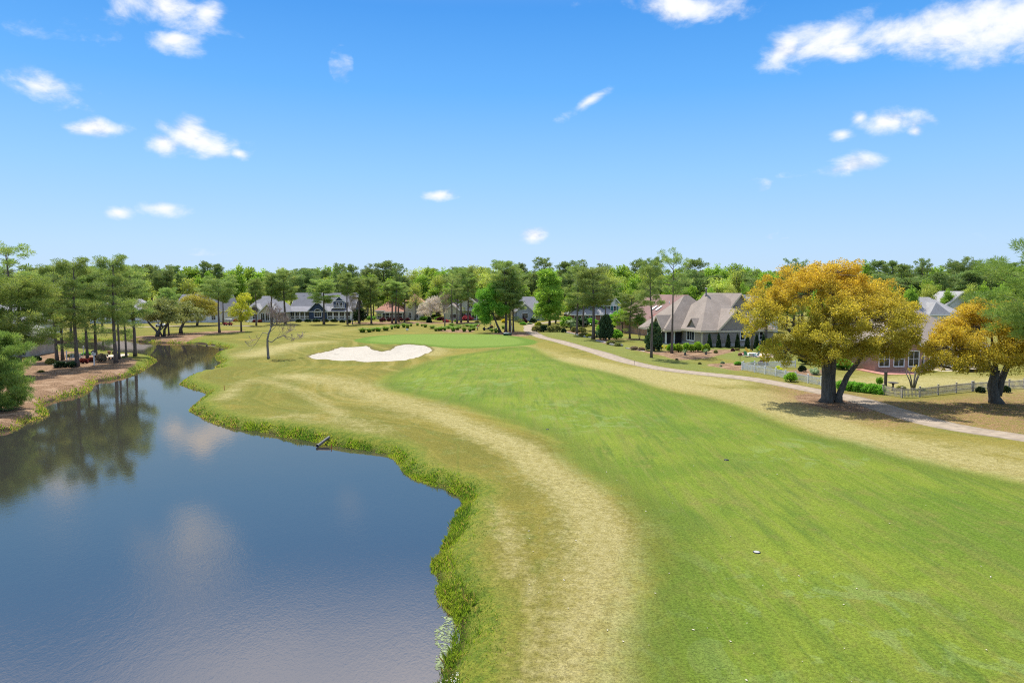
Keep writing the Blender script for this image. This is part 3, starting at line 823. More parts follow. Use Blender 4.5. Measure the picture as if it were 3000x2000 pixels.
def build_trees():
    # --- pine prototypes
    PR = {}
    PR['a'] = pine(11, 17, 3.4, .50, 'round', 90, 34, extra_low=0)
    PR['b'] = pine(12, 18, 3.2, .45, 'full', 90, 36)
    PR['c'] = pine(13, 18, 3.0, .58, 'round', 90, 30)
    PR['d'] = pine(14, 17, 3.4, .42, 'full', 90, 38, extra_low=5)
    PR['flat'] = pine(15, 16, 3.9, .66, 'flat', 95, 26)
    PR['open'] = pine(16, 18, 3.6, .55, 'open', 85, 24)
    PR['slim'] = pine(17, 18, 2.2, .55, 'full', 90, 26)
    PR['bend'] = pine(18, 19, 2.9, .50, 'open', 110, 26, bend=.05, crn=1.1)
    PR['lake'] = pine(21, 17.5, 3.3, .44, 'round', 125, 30, L=.36, W=.062, extra_low=7, gapp=.15, crn=1.15)
    PR['lake2'] = pine(22, 18, 3.1, .40, 'full', 125, 30, L=.36, W=.062, extra_low=6, gapp=.15, crn=1.15)
    PR['lake3'] = pine(23, 17, 3.0, .50, 'round', 125, 28, L=.36, W=.062, extra_low=3, gapp=.15, crn=1.15)
    PR['near'] = pine(24, 15, 4.6, .34, 'round', 190, 52, L=.36, W=.055, leaf=leafmat('light_pine_needles', (.070,.112,.026), (.135,.180,.042), (.19,.19,.05), .4), crn=1.05)
    PR['young'] = pine(25, 8.5, 3.3, .06, 'full', 260, 54, L=.34, W=.045, leaf=N_PINE_B, crn=1.0, gapp=.15)
    PR['edge'] = pine(26, 17, 6.2, .50, 'full', 300, 42, L=.42, W=.042, leaf=N_PINE_B, crn=.95, gapp=.25)
    far = dict(per=34, L=.62, W=.17, leaf=N_PINE_D)
    for i, (sh, rc, cb) in enumerate((('round', 3.6, .5), ('full', 3.4, .42), ('flat', 4.0, .62), ('open', 3.6, .55), ('round', 3.0, .55))):
        PR['f%d' % i] = pine(40+i, 20, rc, cb, sh, nb=30, **far)
    BL = {}
    for i in range(5):
        rg = np.random.default_rng(60+i)
        H, Rm, cb = 18, 4.6 + .5*(i % 3), .16 + .06*(i % 2)
        BL['s%d' % i] = broad(60+i, H, auto_lobes(rg, H, Rm, cb, 10), 34, .55, .36, L_SPRING, BARK_G, dens=.62, rc=(.8, 1.4))
    for i in range(2):
        rg = np.random.default_rng(70+i)
        BL['p%d' % i] = broad(70+i, 18, auto_lobes(rg, 18, 4.4, .25, 10), 22, .42, .26, L_PALE, BARK_G, dens=.55, rc=(.8, 1.4), twigs=.9)

    # --- pines one can tell apart: x, foot, top, crown width (photo px), prototype, label
    T = [
     (35,1040,692,175,'open','tall lakeside pine with an open airy crown rising above the others at far left'),
     (62,1100,805,235,'near','broad light green pine with a thick trunk beside the stone cottage'),
     (2,1200,968,176,'young','bushy young pine with foliage to the ground at the pond bank'),
     (167,1056,772,118,'lake','lakeside pine standing left in the pair behind the dark clipped shrubs'),
     (184,1054,768,112,'lake2','lakeside pine standing right in the pair behind the dark clipped shrubs'),
     (227,1076,755,150,'lake','lakeside pine whose trunk stands in front of the grey garden bench'),
     (256,1050,786,110,'lake2','lakeside pine behind the reddish azaleas, between bench and birdhouse'),
     (281,1047,782,105,'lake3','lakeside pine directly behind the white birdhouse post'),
     (340,1064,747,135,'lake','tall lakeside pine nearest the point, standing on bare mulch beside the yucca'),
     (349,1052,800,90,'lake3','slender pine leaning out behind the tall pine by the yucca'),
     (370,1044,822,76,'lake3','thin leaning pine beside the yucca shrub on the point'),
     (396,1042,776,125,'lake2','lakeside pine standing last on the grassy tip of the point'),
     (113,1000,795,110,'d','pine behind the stone cottage on the far side of the back channel'),
     (208,984,778,105,'b','pine on the far bank seen between the lakeside trunks by the bench'),
     (300,972,800,90,'d','pine on the far bank behind the white house with the long porch'),
     (495,982,842,66,'a','short dark pine among the live oaks on the pond mound'),
     (643,974,804,108,'flat','umbrella shaped pine with a stout trunk in front of the white gabled house'),
     (654,948,838,60,'c','smaller pine just behind the umbrella shaped pine'),
     (751,954,815,62,'c','thin straight pine in front of the twin gabled cream house'),
     (797,950,802,66,'c','slightly leaning pine between the cream house and the bare tree'),
     (836,949,790,98,'b','full pine standing at the left end of the navy blue house'),
     (949,949,818,90,'a','spreading pine in front of the navy blue gable'),
     (1018,951,796,60,'c','tall slim pine at the right end of the navy blue house'),
     (1052,948,812,66,'slim','leaning pine beside the dark evergreen bush'),
     (1088,948,812,80,'d','dense low branched pine left of the terracotta roofed house'),
     (1149,947,820,72,'c','pine in front of the terracotta house, leftmost of its row'),
     (1160,949,824,62,'slim','pine in front of the terracotta house, second of its row'),
     (1168,943,830,56,'slim','thin pine in front of the terracotta house, third of its row'),
     (1185,944,836,52,'slim','pine in front of the terracotta house, last of its row beside the cream wall'),
     (1325,951,800,80,'open','pine with a tufted yellowing crown by the ornamental grass bed'),
     (1339,948,830,50,'slim','thin pine before the pale green gable'),
     (1351,946,782,72,'b','dark pine before the pale green house, left of its pink azalea'),
     (1371,944,780,70,'d','dark pine rising through the pink azalea'),
     (1482,974,762,116,'b','tallest pine in the cluster above the green golf bag'),
     (1493,972,790,90,'d','pine in the cluster by the green, between the white posts'),
     (1504,973,800,86,'d','pine at the right edge of the cluster by the green'),
     (1690,981,779,98,'b','leaning pine by the stone edging in front of the palm'),
     (1709,966,800,66,'slim','straight pine behind the clipped round shrubs of the brick house'),
     (1738,994,781,132,'a','big pine with a wide crown at the corner of the stone edging'),
     (1773,962,838,62,'c','pine in front of the white upper storey'),
     (1845,991,857,92,'d','short dense pine on the lawn left of the taupe house'),
     (1908,1048,764,96,'bend','tall slim pine nearest the cart path, with a crooked top'),
     (1968,1037,726,112,'open','tallest slim pine at the corner of the taupe house'),
     (3080,1225,672,420,'edge','large bluish pine reaching in from the right edge'),
    ]
    for x, b, tp, w, p, lab in T:
        place_px(PR[p], 'pine_tree', x, b, tp, w, lab)
    # --- broad trees one can tell apart
    rg = np.random.default_rng(5)
    oak = lambda s, H, Rm, cb, tr: broad(s, H, auto_lobes(np.random.default_rng(s), H, Rm, cb, 9), 60, .24, .14, L_OLIVE, BARK_D, trunk=tr, dens=1.5, rc=(.5, .9))
    O1 = oak(81, 8.5, 4.2, .30, [([(0,0,0), (.1,0,1.2), (-1.4,.2,3.2)], [.26,.2,.14]), ([(.2,.1,0), (.4,0,1.4), (.9,.2,3.4)], [.24,.19,.13]), ([(.9,.1,0), (.5,0,1.4), (2.0,.2,3.3)], [.16,.14,.11])])
    O2 = oak(82, 8.2, 3.9, .30, [([(0,0,0), (.1,0,1.6), (.9,.2,3.4)], [.27,.2,.15])])
    O3 = oak(83, 8.6, 4.4, .30, [([(0,0,0), (.0,0,1.4), (.5,.2,3.2)], [.36,.26,.2])])
    place_px(O1, 'oak_tree', 459, 986, 872, 132, 'multi stemmed olive live oak, leftmost on the pond mound', rz=0)
    place_px(O2, 'oak_tree', 481, 985, 878, 108, 'live oak with a curved trunk beside the multi stemmed one', rz=0)
    place_px(O3, 'oak_tree', 530, 976, 880, 130, 'olive live oak with a stout single trunk on the pond mound', rz=0)
    L_OG = leafmat('bronze_green_leaves', (.115,.12,.022), (.22,.20,.03), (.30,.22,.04), .35)
    O4 = broad(84, 9.5, auto_lobes(np.random.default_rng(84), 9.5, 5.2, .2, 9), 60, .26, .16, L_OG, BARK_D, dens=1.4, rc=(.55, 1.0))
    place_px(O4, 'oak_tree', 577, 955, 857, 122, 'bronze green round oak farther back on the lawn')
    Y1 = broad(85, 9.5, [(0,0,5,1.9,1.9,2.6),(-.9,.2,7.2,1.5,1.5,1.4),(.8,0,8.2,1.5,1.5,1.2),(1.1,.3,4,1.4,1.4,1.4),(-1.3,0,4.2,1.2,1.2,1.2),(0,0,3,1.7,1.5,1)], 55, .2, .13, L_LIME, BARK_D,
               trunk=[([(0,0,0),(0,0,2.5),(0,.1,5)], [.2,.16,.1])], dens=1.9, rc=(.4,.75))
    place_px(Y1, 'young_tree', 707, 972, 857, 66, 'small yellow green tree with bronze lower leaves by the pond lawn')
    GD = broad(86, 12, [(-1.5,0,7.8,2.7,2.6,2.7),(1.0,0,8.8,2.3,2.3,2.4),(-2.3,.2,4.6,2.3,2.2,2.2),(.6,-.4,5.4,2.6,2.4,2.6),(2.3,0,5.2,1.6,1.8,2.0),(-1.0,.2,2.9,2.0,1.8,1.3),(-.2,0,10.8,1.6,1.6,1.1)], 80, .27, .18, L_GREEN, BARK_D,
               trunk=[([(2.4,0,0),(1.3,0,2.2),(.4,0,4.6)], [.32,.24,.15])], dens=1.6, rc=(.5, .95))
    place_px(GD, 'leafy_tree', 1440, 975, 828, 96, 'bright green leafy tree with a leaning trunk beside the black cart', rz=0)
    TD = broad(87, 17, [(0,0,12,2.9,2.7,3.8),(-2.2,.2,9,2.6,2.4,2.8),(2.2,0,7.5,2.8,2.6,2.8),(-1.2,0,5,3.2,2.8,2.4),(1.8,0,3.6,3.0,2.6,1.9),(.4,0,14.6,2.4,2.4,2.0),(-.6,0,2.8,3.0,2.5,1.7),(3.2,0,5.2,2.0,2.0,1.8)], 80, .30, .2, L_SPRING, BARK_D, dens=1.4, rc=(.6, 1.1), trunk=[([(0,0,0),(0,0,4),(.2,.1,9)], [.32,.26,.16])])
    place_px(TD, 'leafy_tree', 1610, 953, 787, 118, 'tall bright green tree where the cart path bends out of sight')
    SD = broad(88, 7.5, auto_lobes(np.random.default_rng(88), 7.5, 3.0, .28, 8), 60, .24, .16, L_BRIGHT, BARK_D, dens=1.6, rc=(.45,.8))
    place_px(SD, 'leafy_tree', 1822, 975, 903, 66, 'small bright green tree between the dark magnolia and short pine')
    MS = broad(89, 5.5, auto_lobes(np.random.default_rng(89), 5.5, 2.0, .4, 7), 60, .2, .12, L_GREEN, BARK_G, trunk=[([(0,0,0),(-.5,0,2.4)], [.07,.05]), ([(.1,0,0),(.5,.1,2.5)], [.07,.05]), ([(0,.1,0),(.05,.2,2.6)], [.06,.05])], dens=2.2, rc=(.4,.7))
    place_px(MS, 'small_tree', 1873, 992, 918, 50, 'small multi stemmed green tree on the lawn beside the short pine')
    BT = broad(90, 6.2, auto_lobes(np.random.default_rng(90), 6.2, 4.0, .22, 10), 60, .17, .12, L_BLOSSOM, BARK_D, dens=1.7, rc=(.4,.8), twigs=.9)
    place_px(BT, 'blossom_tree', 1262, 943, 864, 82, 'white blossoming tree beside the cream two storey wall')
    BB = broad(91, 8.5, auto_lobes(np.random.default_rng(91), 8.5, 2.6, .35, 9), 20, .15, .10, L_BUDS, BARK_G, dens=1.6, rc=(.45,.8), twigs=1.0)
    place_px(BB, 'budding_tree', 1303, 957, 852, 44, 'thin brownish budding tree beside the blossoming one')
    place_px(BB, 'budding_tree', 1497, 966, 872, 40, 'brownish budding tree within the pine cluster by the green')
    place_px(BB, 'budding_tree', 1033, 951, 856, 36, 'sparse budding sapling against the end of the navy blue house')
    RD = broad(92, 6.0, auto_lobes(np.random.default_rng(92), 6, 2.6, .3, 7), 40, .2, .13, leafmat('redbud_leaves', (.22,.07,.07), (.36,.15,.14), (.2,.2,.05), .35), BARK_G, dens=1.4, rc=(.4,.75), twigs=.9)
    place_px(RD, 'redbud_tree', 1930, 995, 918, 60, 'pinkish redbud tree in front of the red brown roofed house')
    place_px(BL['s1'], 'leafy_tree', 1968, 990, 920, 50, 'green tree between the redbud and the screened porch')

    # --- the bare tree by the water
    X, Y, Z = gp(787, 1050, -.1)
    rng = random.Random(77)
    e = empty('bare_tree', (X, Y, Z), 0, 'bare leafless tree with a crooked trunk standing alone between pond and bunker', 'tree')
    mb = MB()
    tw = MB()
    def rec(p, d, ln, r, lv):
        pts, q, dd = [p], p.copy(), d.copy()
        for k in range(3):
            dd = (dd + Vector((rng.uniform(-1,1), rng.uniform(-1,1), rng.uniform(-.5,.9)))*.22).normalized()
            q = q + dd*(ln/3); pts.append(q.copy())
        (mb if lv < 3 else tw).tube(pts, [r, r*.86, r*.74, r*.62], 7 if lv < 2 else 4, False)
        if lv >= 7: return
        for k in range(rng.choice((2, 3)) if lv > 0 else 3):
            a = Vector((rng.uniform(-1,1), rng.uniform(-1,1), rng.uniform(-.35,.8)))
            nd = (dd*.8 + a*.75).normalized()
            rec(pts[-1] if k < 2 else pts[2], nd, ln*rng.uniform(.62,.86), max(r*.62*rng.uniform(.75,1), .021), lv+1)
    mb.tube([(0,0,0),(-.05,0,.4),(-.12,0,2),(-.1,0,3.1),(.12,.05,4.0),(.5,.05,4.9)], [.30,.2,.17,.15,.13,.11], 9)
    for p, d, ln, r in (((.5,.05,4.9),(.5,.1,.9),1.15,.085), ((.3,.05,4.4),(-.1,.3,1),1.1,.07), ((.5,.05,4.9),(.9,-.2,.5),1.15,.07), ((.5,.05,4.9),(.2,-.3,1),1.2,.07), ((.12,.05,4.0),(.8,.2,.8),1.15,.06)):
        rec(Vector(p), Vector(d).normalized(), ln, r, 1)
    mb.tube([(0,0,3.9),(-.8,0,4.1),(-1.3,0,3.3),(-2.0,.1,2.3),(-3.0,.1,1.2)], [.06,.05,.04,.03,.012], 5, False)
    for z, x2 in ((3.3,-1.3),(2.3,-2.0)): rec(Vector((x2,.05,z)), Vector((-.7,.1,-.3)).normalized(), .8, .03, 4)
    mb.tube([(-.1,0,2.9),(.5,0,2.6),(1.3,.05,3.2),(2.4,.1,3.6),(3.2,.1,3.4)], [.085,.075,.06,.045,.025], 6, False)
    for p, d in (((1.3,.05,3.2),(.5,0,.7)), ((2.4,.1,3.6),(.8,.2,.3)), ((2.4,.1,3.6),(.6,-.3,-.5)), ((3.2,.1,3.4),(.8,.1,-.3)), ((1.3,.05,3.2),(.6,.4,.6))):
        rec(Vector(p), Vector(d).normalized(), 1.0, .035, 3)
    mb.build('trunk', BARK_G, e)
    tw.build('crown', mat('bare_twigs', (.30,.235,.205), .9, .15, 2), e)

    # --- the two golden oaks
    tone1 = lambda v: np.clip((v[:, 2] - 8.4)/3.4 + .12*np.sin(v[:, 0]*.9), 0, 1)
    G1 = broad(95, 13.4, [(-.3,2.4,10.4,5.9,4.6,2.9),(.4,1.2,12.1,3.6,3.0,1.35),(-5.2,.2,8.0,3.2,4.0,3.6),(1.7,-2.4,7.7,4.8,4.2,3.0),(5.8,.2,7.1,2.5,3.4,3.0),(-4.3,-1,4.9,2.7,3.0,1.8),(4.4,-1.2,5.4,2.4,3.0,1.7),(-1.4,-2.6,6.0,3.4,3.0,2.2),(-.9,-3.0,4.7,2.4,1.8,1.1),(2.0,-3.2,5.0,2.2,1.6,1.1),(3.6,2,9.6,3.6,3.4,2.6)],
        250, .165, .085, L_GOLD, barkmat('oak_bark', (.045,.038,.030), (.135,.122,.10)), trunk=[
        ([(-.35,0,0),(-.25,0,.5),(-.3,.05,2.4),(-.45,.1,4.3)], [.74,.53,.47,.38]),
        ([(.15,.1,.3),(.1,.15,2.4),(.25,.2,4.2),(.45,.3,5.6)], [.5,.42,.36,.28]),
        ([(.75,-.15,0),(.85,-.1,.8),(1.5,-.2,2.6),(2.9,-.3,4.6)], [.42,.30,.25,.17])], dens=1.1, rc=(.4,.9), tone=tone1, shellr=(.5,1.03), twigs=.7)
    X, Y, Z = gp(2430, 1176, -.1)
    place(G1, 'oak_tree', (X, Y, Z), 'great golden oak with a thick forked trunk beside the cart path', 'tree')
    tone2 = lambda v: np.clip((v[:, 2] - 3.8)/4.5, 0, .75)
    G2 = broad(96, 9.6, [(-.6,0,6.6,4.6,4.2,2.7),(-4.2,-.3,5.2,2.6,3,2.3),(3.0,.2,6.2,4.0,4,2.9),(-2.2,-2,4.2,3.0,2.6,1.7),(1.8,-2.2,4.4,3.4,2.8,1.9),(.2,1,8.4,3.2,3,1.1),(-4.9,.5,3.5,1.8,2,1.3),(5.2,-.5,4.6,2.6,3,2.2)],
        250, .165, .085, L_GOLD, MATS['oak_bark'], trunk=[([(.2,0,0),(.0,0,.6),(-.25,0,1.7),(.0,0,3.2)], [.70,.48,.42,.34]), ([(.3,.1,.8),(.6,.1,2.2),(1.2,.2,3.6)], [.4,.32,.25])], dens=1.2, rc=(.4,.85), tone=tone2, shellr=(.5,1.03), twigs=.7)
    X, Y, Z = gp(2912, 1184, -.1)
    place(G2, 'oak_tree', (X, Y, Z), 'lower golden oak with a leaning trunk behind the weathered picket fence', 'tree')

    # --- woods behind the houses: every tree its own object
    ZN = [(-600,300,'behind the lakeside pines'),(300,690,'behind the white gabled house'),(690,845,'behind the cream house'),(845,1050,'behind the navy blue house'),
          (1050,1240,'behind the terracotta house'),(1240,1440,'behind the pale green house'),(1440,1680,'behind the pine cluster'),(1680,1850,'behind the brick house'),
          (1850,2060,'behind the red brown roof'),(2060,2250,'behind the taupe house'),(2250,2560,'behind the great golden oak'),(2560,3700,'behind the far right roofs')]
    sky = [  # x, top, width, prototype on the skyline
     (370,775,60,'f2'),(405,780,50,'f1'),(430,776,70,'f0'),(480,776,62,'f2'),(512,779,40,'f4'),(553,781,62,'s0'),(612,767,54,'f0'),(640,774,34,'f4'),(582,780,54,'s1'),(690,777,70,'s2'),(735,784,64,'s3'),
     (765,789,70,'s4'),(828,786,34,'p0'),(872,787,38,'f3'),(905,790,60,'f0'),(935,789,36,'f2'),(958,791,40,'f1'),(1000,771,52,'f3'),(1034,776,50,'f0'),(1094,774,46,'f2'),(1126,765,84,'f0'),(1171,771,40,'f3'),
     (1205,792,50,'p0'),(1250,786,70,'p1'),(1290,785,54,'s4'),(1262,783,40,'s0'),(1332,783,34,'f2'),(1388,779,50,'p0'),(1422,782,46,'p1'),(1452,787,50,'p0'),(1526,772,40,'f1'),(1590,754,70,'f3'),(1548,790,50,'s1'),
     (1640,792,70,'s3'),(1690,761,62,'f3'),(1655,768,54,'f4'),(1776,773,56,'f2'),(1825,779,70,'s0'),(1864,762,52,'f0'),(1893,756,44,'f2'),(1918,754,46,'f0'),(1800,785,60,'s2'),(2036,760,72,'f1'),(2085,775,74,'s4'),
     (2120,783,64,'s1'),(2150,773,62,'s3'),(2190,784,70,'s0'),(2222,788,60,'s2'),(2326,757,60,'f2'),(2290,784,60,'s4'),(2540,762,46,'s1'),(2566,764,66,'f1'),(2610,765,40,'f4'),(2700,757,52,'f3'),(2640,775,70,'f1'),
     (2750,783,80,'s0'),(2808,754,60,'f2'),(2785,768,60,'f1'),(2855,761,44,'f3'),(2905,757,62,'f3'),(2880,775,60,'f0'),(2950,770,70,'f1'),(2985,780,60,'s3'),(60,800,90,'f0'),(130,790,80,'f1'),(230,795,80,'f0'),(300,788,80,'f4'),
     (-40,780,90,'f1'),(-110,775,90,'f0'),(3060,770,80,'f0'),(3130,765,80,'s2'),(3200,770,90,'f1')]
    rnd = random.Random(91)
    L = []
    for x, tp, w, p in sky:
        Y = rnd.uniform(255, 300)
        L.append((x, Y, tp, w*1.06, p))
    near_edge = lambda x: 262 if x < 1250 else (250 if x < 1700 else (225 if x < 2100 else 190))
    # fill under the skyline
    x = -260
    while x < 3300:
        x += rnd.uniform(20, 32)
        Y = near_edge(x) + rnd.uniform(0, 26)
        br = (550 < x < 830 or 1220 < x < 1460 or 1740 < x < 1860 or 2060 < x < 2260 or 2500 < x < 2560)
        p = rnd.choice(('s0','s1','s2','s3','s4','p0','p1') if rnd.random() < (.72 if br else .3) else ('f0','f1','f2','f4','f0'))
        L.append((x, Y, rnd.uniform(792, 818) , rnd.uniform(46, 76)*265/Y, p))
    x = -420
    while x < 3450:
        x += rnd.uniform(34, 52)
        Y = 320 + rnd.uniform(0, 60)
        p = rnd.choice(('s0','s1','s2','s3','s4') if rnd.random() < .6 else ('f0','f1','f4'))
        L.append((x, Y, rnd.uniform(780, 795), rnd.uniform(52, 74), p))
    x = 1120   # lower trees and understorey right behind the houses
    while x < 2950:
        x += rnd.uniform(40, 64)
        Y = (250 if x < 1600 else 215 if x < 2050 else 175) + rnd.uniform(-8, 8)
        p = rnd.choice(('s0','s2','s4','s1','p1','f1'))
        L.append((x, Y, rnd.uniform(826, 846), rnd.uniform(40, 56), p))
    rec2 = []
    for x, Y, tp, w, p in L:
        X = xat(x, Y); z0 = -.3
        H = ztop(Y, tp) - z0
        kind = 'dark pine' if p[0] == 'f' else ('pale budding tree' if p[0] == 'p' else 'bright green tree')
        zone = next(z[2] for z in ZN if z[0] <= x < z[1])
        rec2.append((zone, kind, x, Y, X, z0, H, w*mpp(Y), p))
    rec2.sort(key=lambda r: (r[0], r[1], r[2]))
    ORD = ['first','second','third','fourth','fifth','sixth','seventh','eighth','ninth','tenth','eleventh','twelfth','thirteenth','fourteenth','fifteenth','sixteenth','seventeenth','eighteenth','nineteenth','twentieth']
    cnt = {}
    for zone, kind, x, Y, X, z0, H, W, p in rec2:
        k = cnt.get((zone, kind), 0); cnt[(zone, kind)] = k + 1
        proto = PR[p] if p in PR else BL[p]
        place(proto, 'pine_tree' if p[0] == 'f' else 'leafy_tree', (X, Y, z0), '%s %s from the left in the woods %s' % (ORD[min(k, 19)], kind, zone), 'tree',
              'trees in the woods behind the houses', H, W, rnd.uniform(0, 6.28))
    # the forest floor's unbroken mass farther off
    rng = np.random.default_rng(3)
    n = 2600
    a = np.radians(rng.uniform(-46, 46, n)); rr = rng.uniform(395, 520, n)
    C = np.stack([np.sin(a)*rr, np.cos(a)*rr, rng.uniform(.0, 1.0, n)**.8*18], 1)
    me = crown_mesh('distant_woods', rng, C, rng.uniform(2.2, 3.8, n), 16, 1.5, 1.0, L_SPRING, up=.3)
    tag(obj('distant_woods', me), kind='stuff')
# ------------------------------------------------------------------ houses
WHITE = mat('white_trim', (.74,.73,.70), .5, .05, 2)
GLASS = glassmat()
_win = {}
def window(h, x, z, w, ht, y, rot=0.0, cols=2, rows=2, fm=None, arch=False, fw=.11, name='window'):
    """window set on a wall; frame is the part, pane its sub-part"""
    fm = fm or WHITE
    k = (round(w, 2), round(ht, 2), cols, rows, fm.name, arch, fw)
    if k not in _win:
        a, b = MB(), MB()
        a.box(-w/2-fw, -w/2, -.06, .02, -fw, ht+fw); a.box(w/2, w/2+fw, -.06, .02, -fw, ht+fw)
        a.box(-w/2, w/2, -.06, .02, -fw, 0); a.box(-w/2-fw*.6, w/2+fw*.6, -.10, -.061, -fw*1.3, -fw*.4)
        if arch:
            n = 14
            for i in range(n):
                t0, t1 = math.pi*i/n, math.pi*(i+1)/n
                r0, r1 = w/2, w/2 + fw
                q = [(r0*math.cos(t0), -.06, ht+fw+r0*math.sin(t0)*.8), (r1*math.cos(t0), -.06, ht+fw+r1*math.sin(t0)*.8),
                     (r1*math.cos(t1), -.06, ht+fw+r1*math.sin(t1)*.8), (r0*math.cos(t1), -.06, ht+fw+r0*math.sin(t1)*.8)]
                a.prism(q, (0, .08, 0))
            b.poly([(w/2*math.cos(math.pi*i/n), -.012, ht+fw+w/2*.8*math.sin(math.pi*i/n)) for i in range(n+1)][::-1])
        a.box(-w/2, w/2, -.06, .02, ht, ht+fw)
        for i in range(1, cols):
            x0 = -w/2 + w*i/cols; a.box(x0-.03, x0+.03, -.045, .015, 0, ht)
        for i in range(1, rows):
            z0 = ht*i/rows; a.box(-w/2, w/2, -.04, .012, z0-.025, z0+.025)
        b.poly([(-w/2, -.012, 0), (w/2, -.012, 0), (w/2, -.012, ht), (-w/2, -.012, ht)])
        _win[k] = (a.mesh(name, fm), b.mesh('pane', GLASS))
    f, p = _win[k]
    o = obj(name, f, h, (x, y, z), rot)
    obj('pane', p, o)
    return o

def block(h, x0, x1, y0, y1, zw, zr, axis, wm, rm, ov=.45, hip=0.0, z0=0.0, th=.2, trim=WHITE, walls=True):
    """a walled mass under a gable (hip=0) or hipped roof; axis = direction of the ridge"""
    w = MB()
    if axis == 'x':
        ym = (y0+y1)/2; half = (y1-y0)/2
    else:
        xm = (x0+x1)/2; half = (x1-x0)/2
    sl = (zr - zw)/half; ze = zw - sl*ov
    if walls:
        w.box(x0, x1, y0, y1, z0, zw)
        if hip == 0:
            if axis == 'x':
                for xx, s in ((x0, 1), (x1, -1)): w.prism([(xx, y0, zw-.02), (xx, y1, zw-.02), (xx, ym, zr-.03)], (.12*s, 0, 0))
            else:
                for yy, s in ((y0, 1), (y1, -1)): w.prism([(x0, yy, zw-.02), (x1, yy, zw-.02), (xm, yy, zr-.03)], (0, .12*s, 0))
        w.build('wall', wm, h)
    r, tm = MB(), MB()
    up = .06
    if axis == 'x':
        a, b = x0-ov, x1+ov
        c, d = (a + hip, b - hip) if hip else (a, b)
        r.prism([(a,y0-ov,ze+up),(b,y0-ov,ze+up),(d,ym,zr+up),(c,ym,zr+up)], (0,0,th))
        r.prism([(b,y1+ov,ze+up),(a,y1+ov,ze+up),(c,ym,zr+up),(d,ym,zr+up)], (0,0,th))
        if hip:
            r.prism([(a,y1+ov,ze+up),(a,y0-ov,ze+up),(c,ym,zr+up)], (0,0,th)); r.prism([(b,y0-ov,ze+up),(b,y1+ov,ze+up),(d,ym,zr+up)], (0,0,th))
        tm.box(a, b, y0-ov-.05, y0-ov-.004, ze-.12, ze+up+th*.8); tm.box(a, b, y1+ov+.004, y1+ov+.05, ze-.12, ze+up+th*.8)
        if not hip:
            for xx in (a-.05, b+.004):
                for ya, yb in ((y0-ov, ym), (y1+ov, ym)):
                    tm.prism([(xx,ya,ze-.16),(xx,yb,zr-.16),(xx,yb,zr+up+th*.7),(xx,ya,ze+up+th*.7)], (.046,0,0))
        else:
            for xx in (a-.05, b+.004): tm.box(xx, xx+.046, y0-ov, y1+ov, ze-.12, ze+up+th*.8)
    else:
        a, b = y0-ov, y1+ov
        c, d = (a + hip, b - hip) if hip else (a, b)
        r.prism([(x0-ov,b,ze+up),(x0-ov,a,ze+up),(xm,c,zr+up),(xm,d,zr+up)], (0,0,th))
        r.prism([(x1+ov,a,ze+up),(x1+ov,b,ze+up),(xm,d,zr+up),(xm,c,zr+up)], (0,0,th))
        if hip:
            r.prism([(x0-ov,a,ze+up),(x1+ov,a,ze+up),(xm,c,zr+up)], (0,0,th)); r.prism([(x1+ov,b,ze+up),(x0-ov,b,ze+up),(xm,d,zr+up)], (0,0,th))
        tm.box(x0-ov-.05, x0-ov-.004, a, b, ze-.12, ze+up+th*.8); tm.box(x1+ov+.004, x1+ov+.05, a, b, ze-.12, ze+up+th*.8)
        if not hip:
            for yy in (a-.05, b+.004):
                for xa in (x0-ov, x1+ov):
                    tm.prism([(xa,yy,ze-.16),(xm,yy,zr-.16),(xm,yy,zr+up+th*.7),(xa,yy,ze+up+th*.7)], (0,.046,0))
        else:
            for yy in (a-.05, b+.004): tm.box(x0-ov, x1+ov, yy, yy+.046, ze-.12, ze+up+th*.8)
    r.build('roof', rm, h)
    if trim is not None: tm.build('roof_trim', trim, h)

def shed(h, x0, x1, y0, y1, zl, zh, rm, th=.16, name='porch_roof'):
    MB().prism([(x0,y0,zl),(x1,y0,zl),(x1,y1,zh),(x0,y1,zh)], (0,0,th)).build(name, rm, h)

def boxpart(h, name, m, *b):
    mb = MB()
    for q in b: mb.box(*q)
    return mb.build(name, m, h)

def house(name, x, y, label, rz=0.0):
    X, Y, Z = gp(x, y, -.06)
    return empty(name, (X, Y, Z), rz, label, 'house'), mpp(Y)

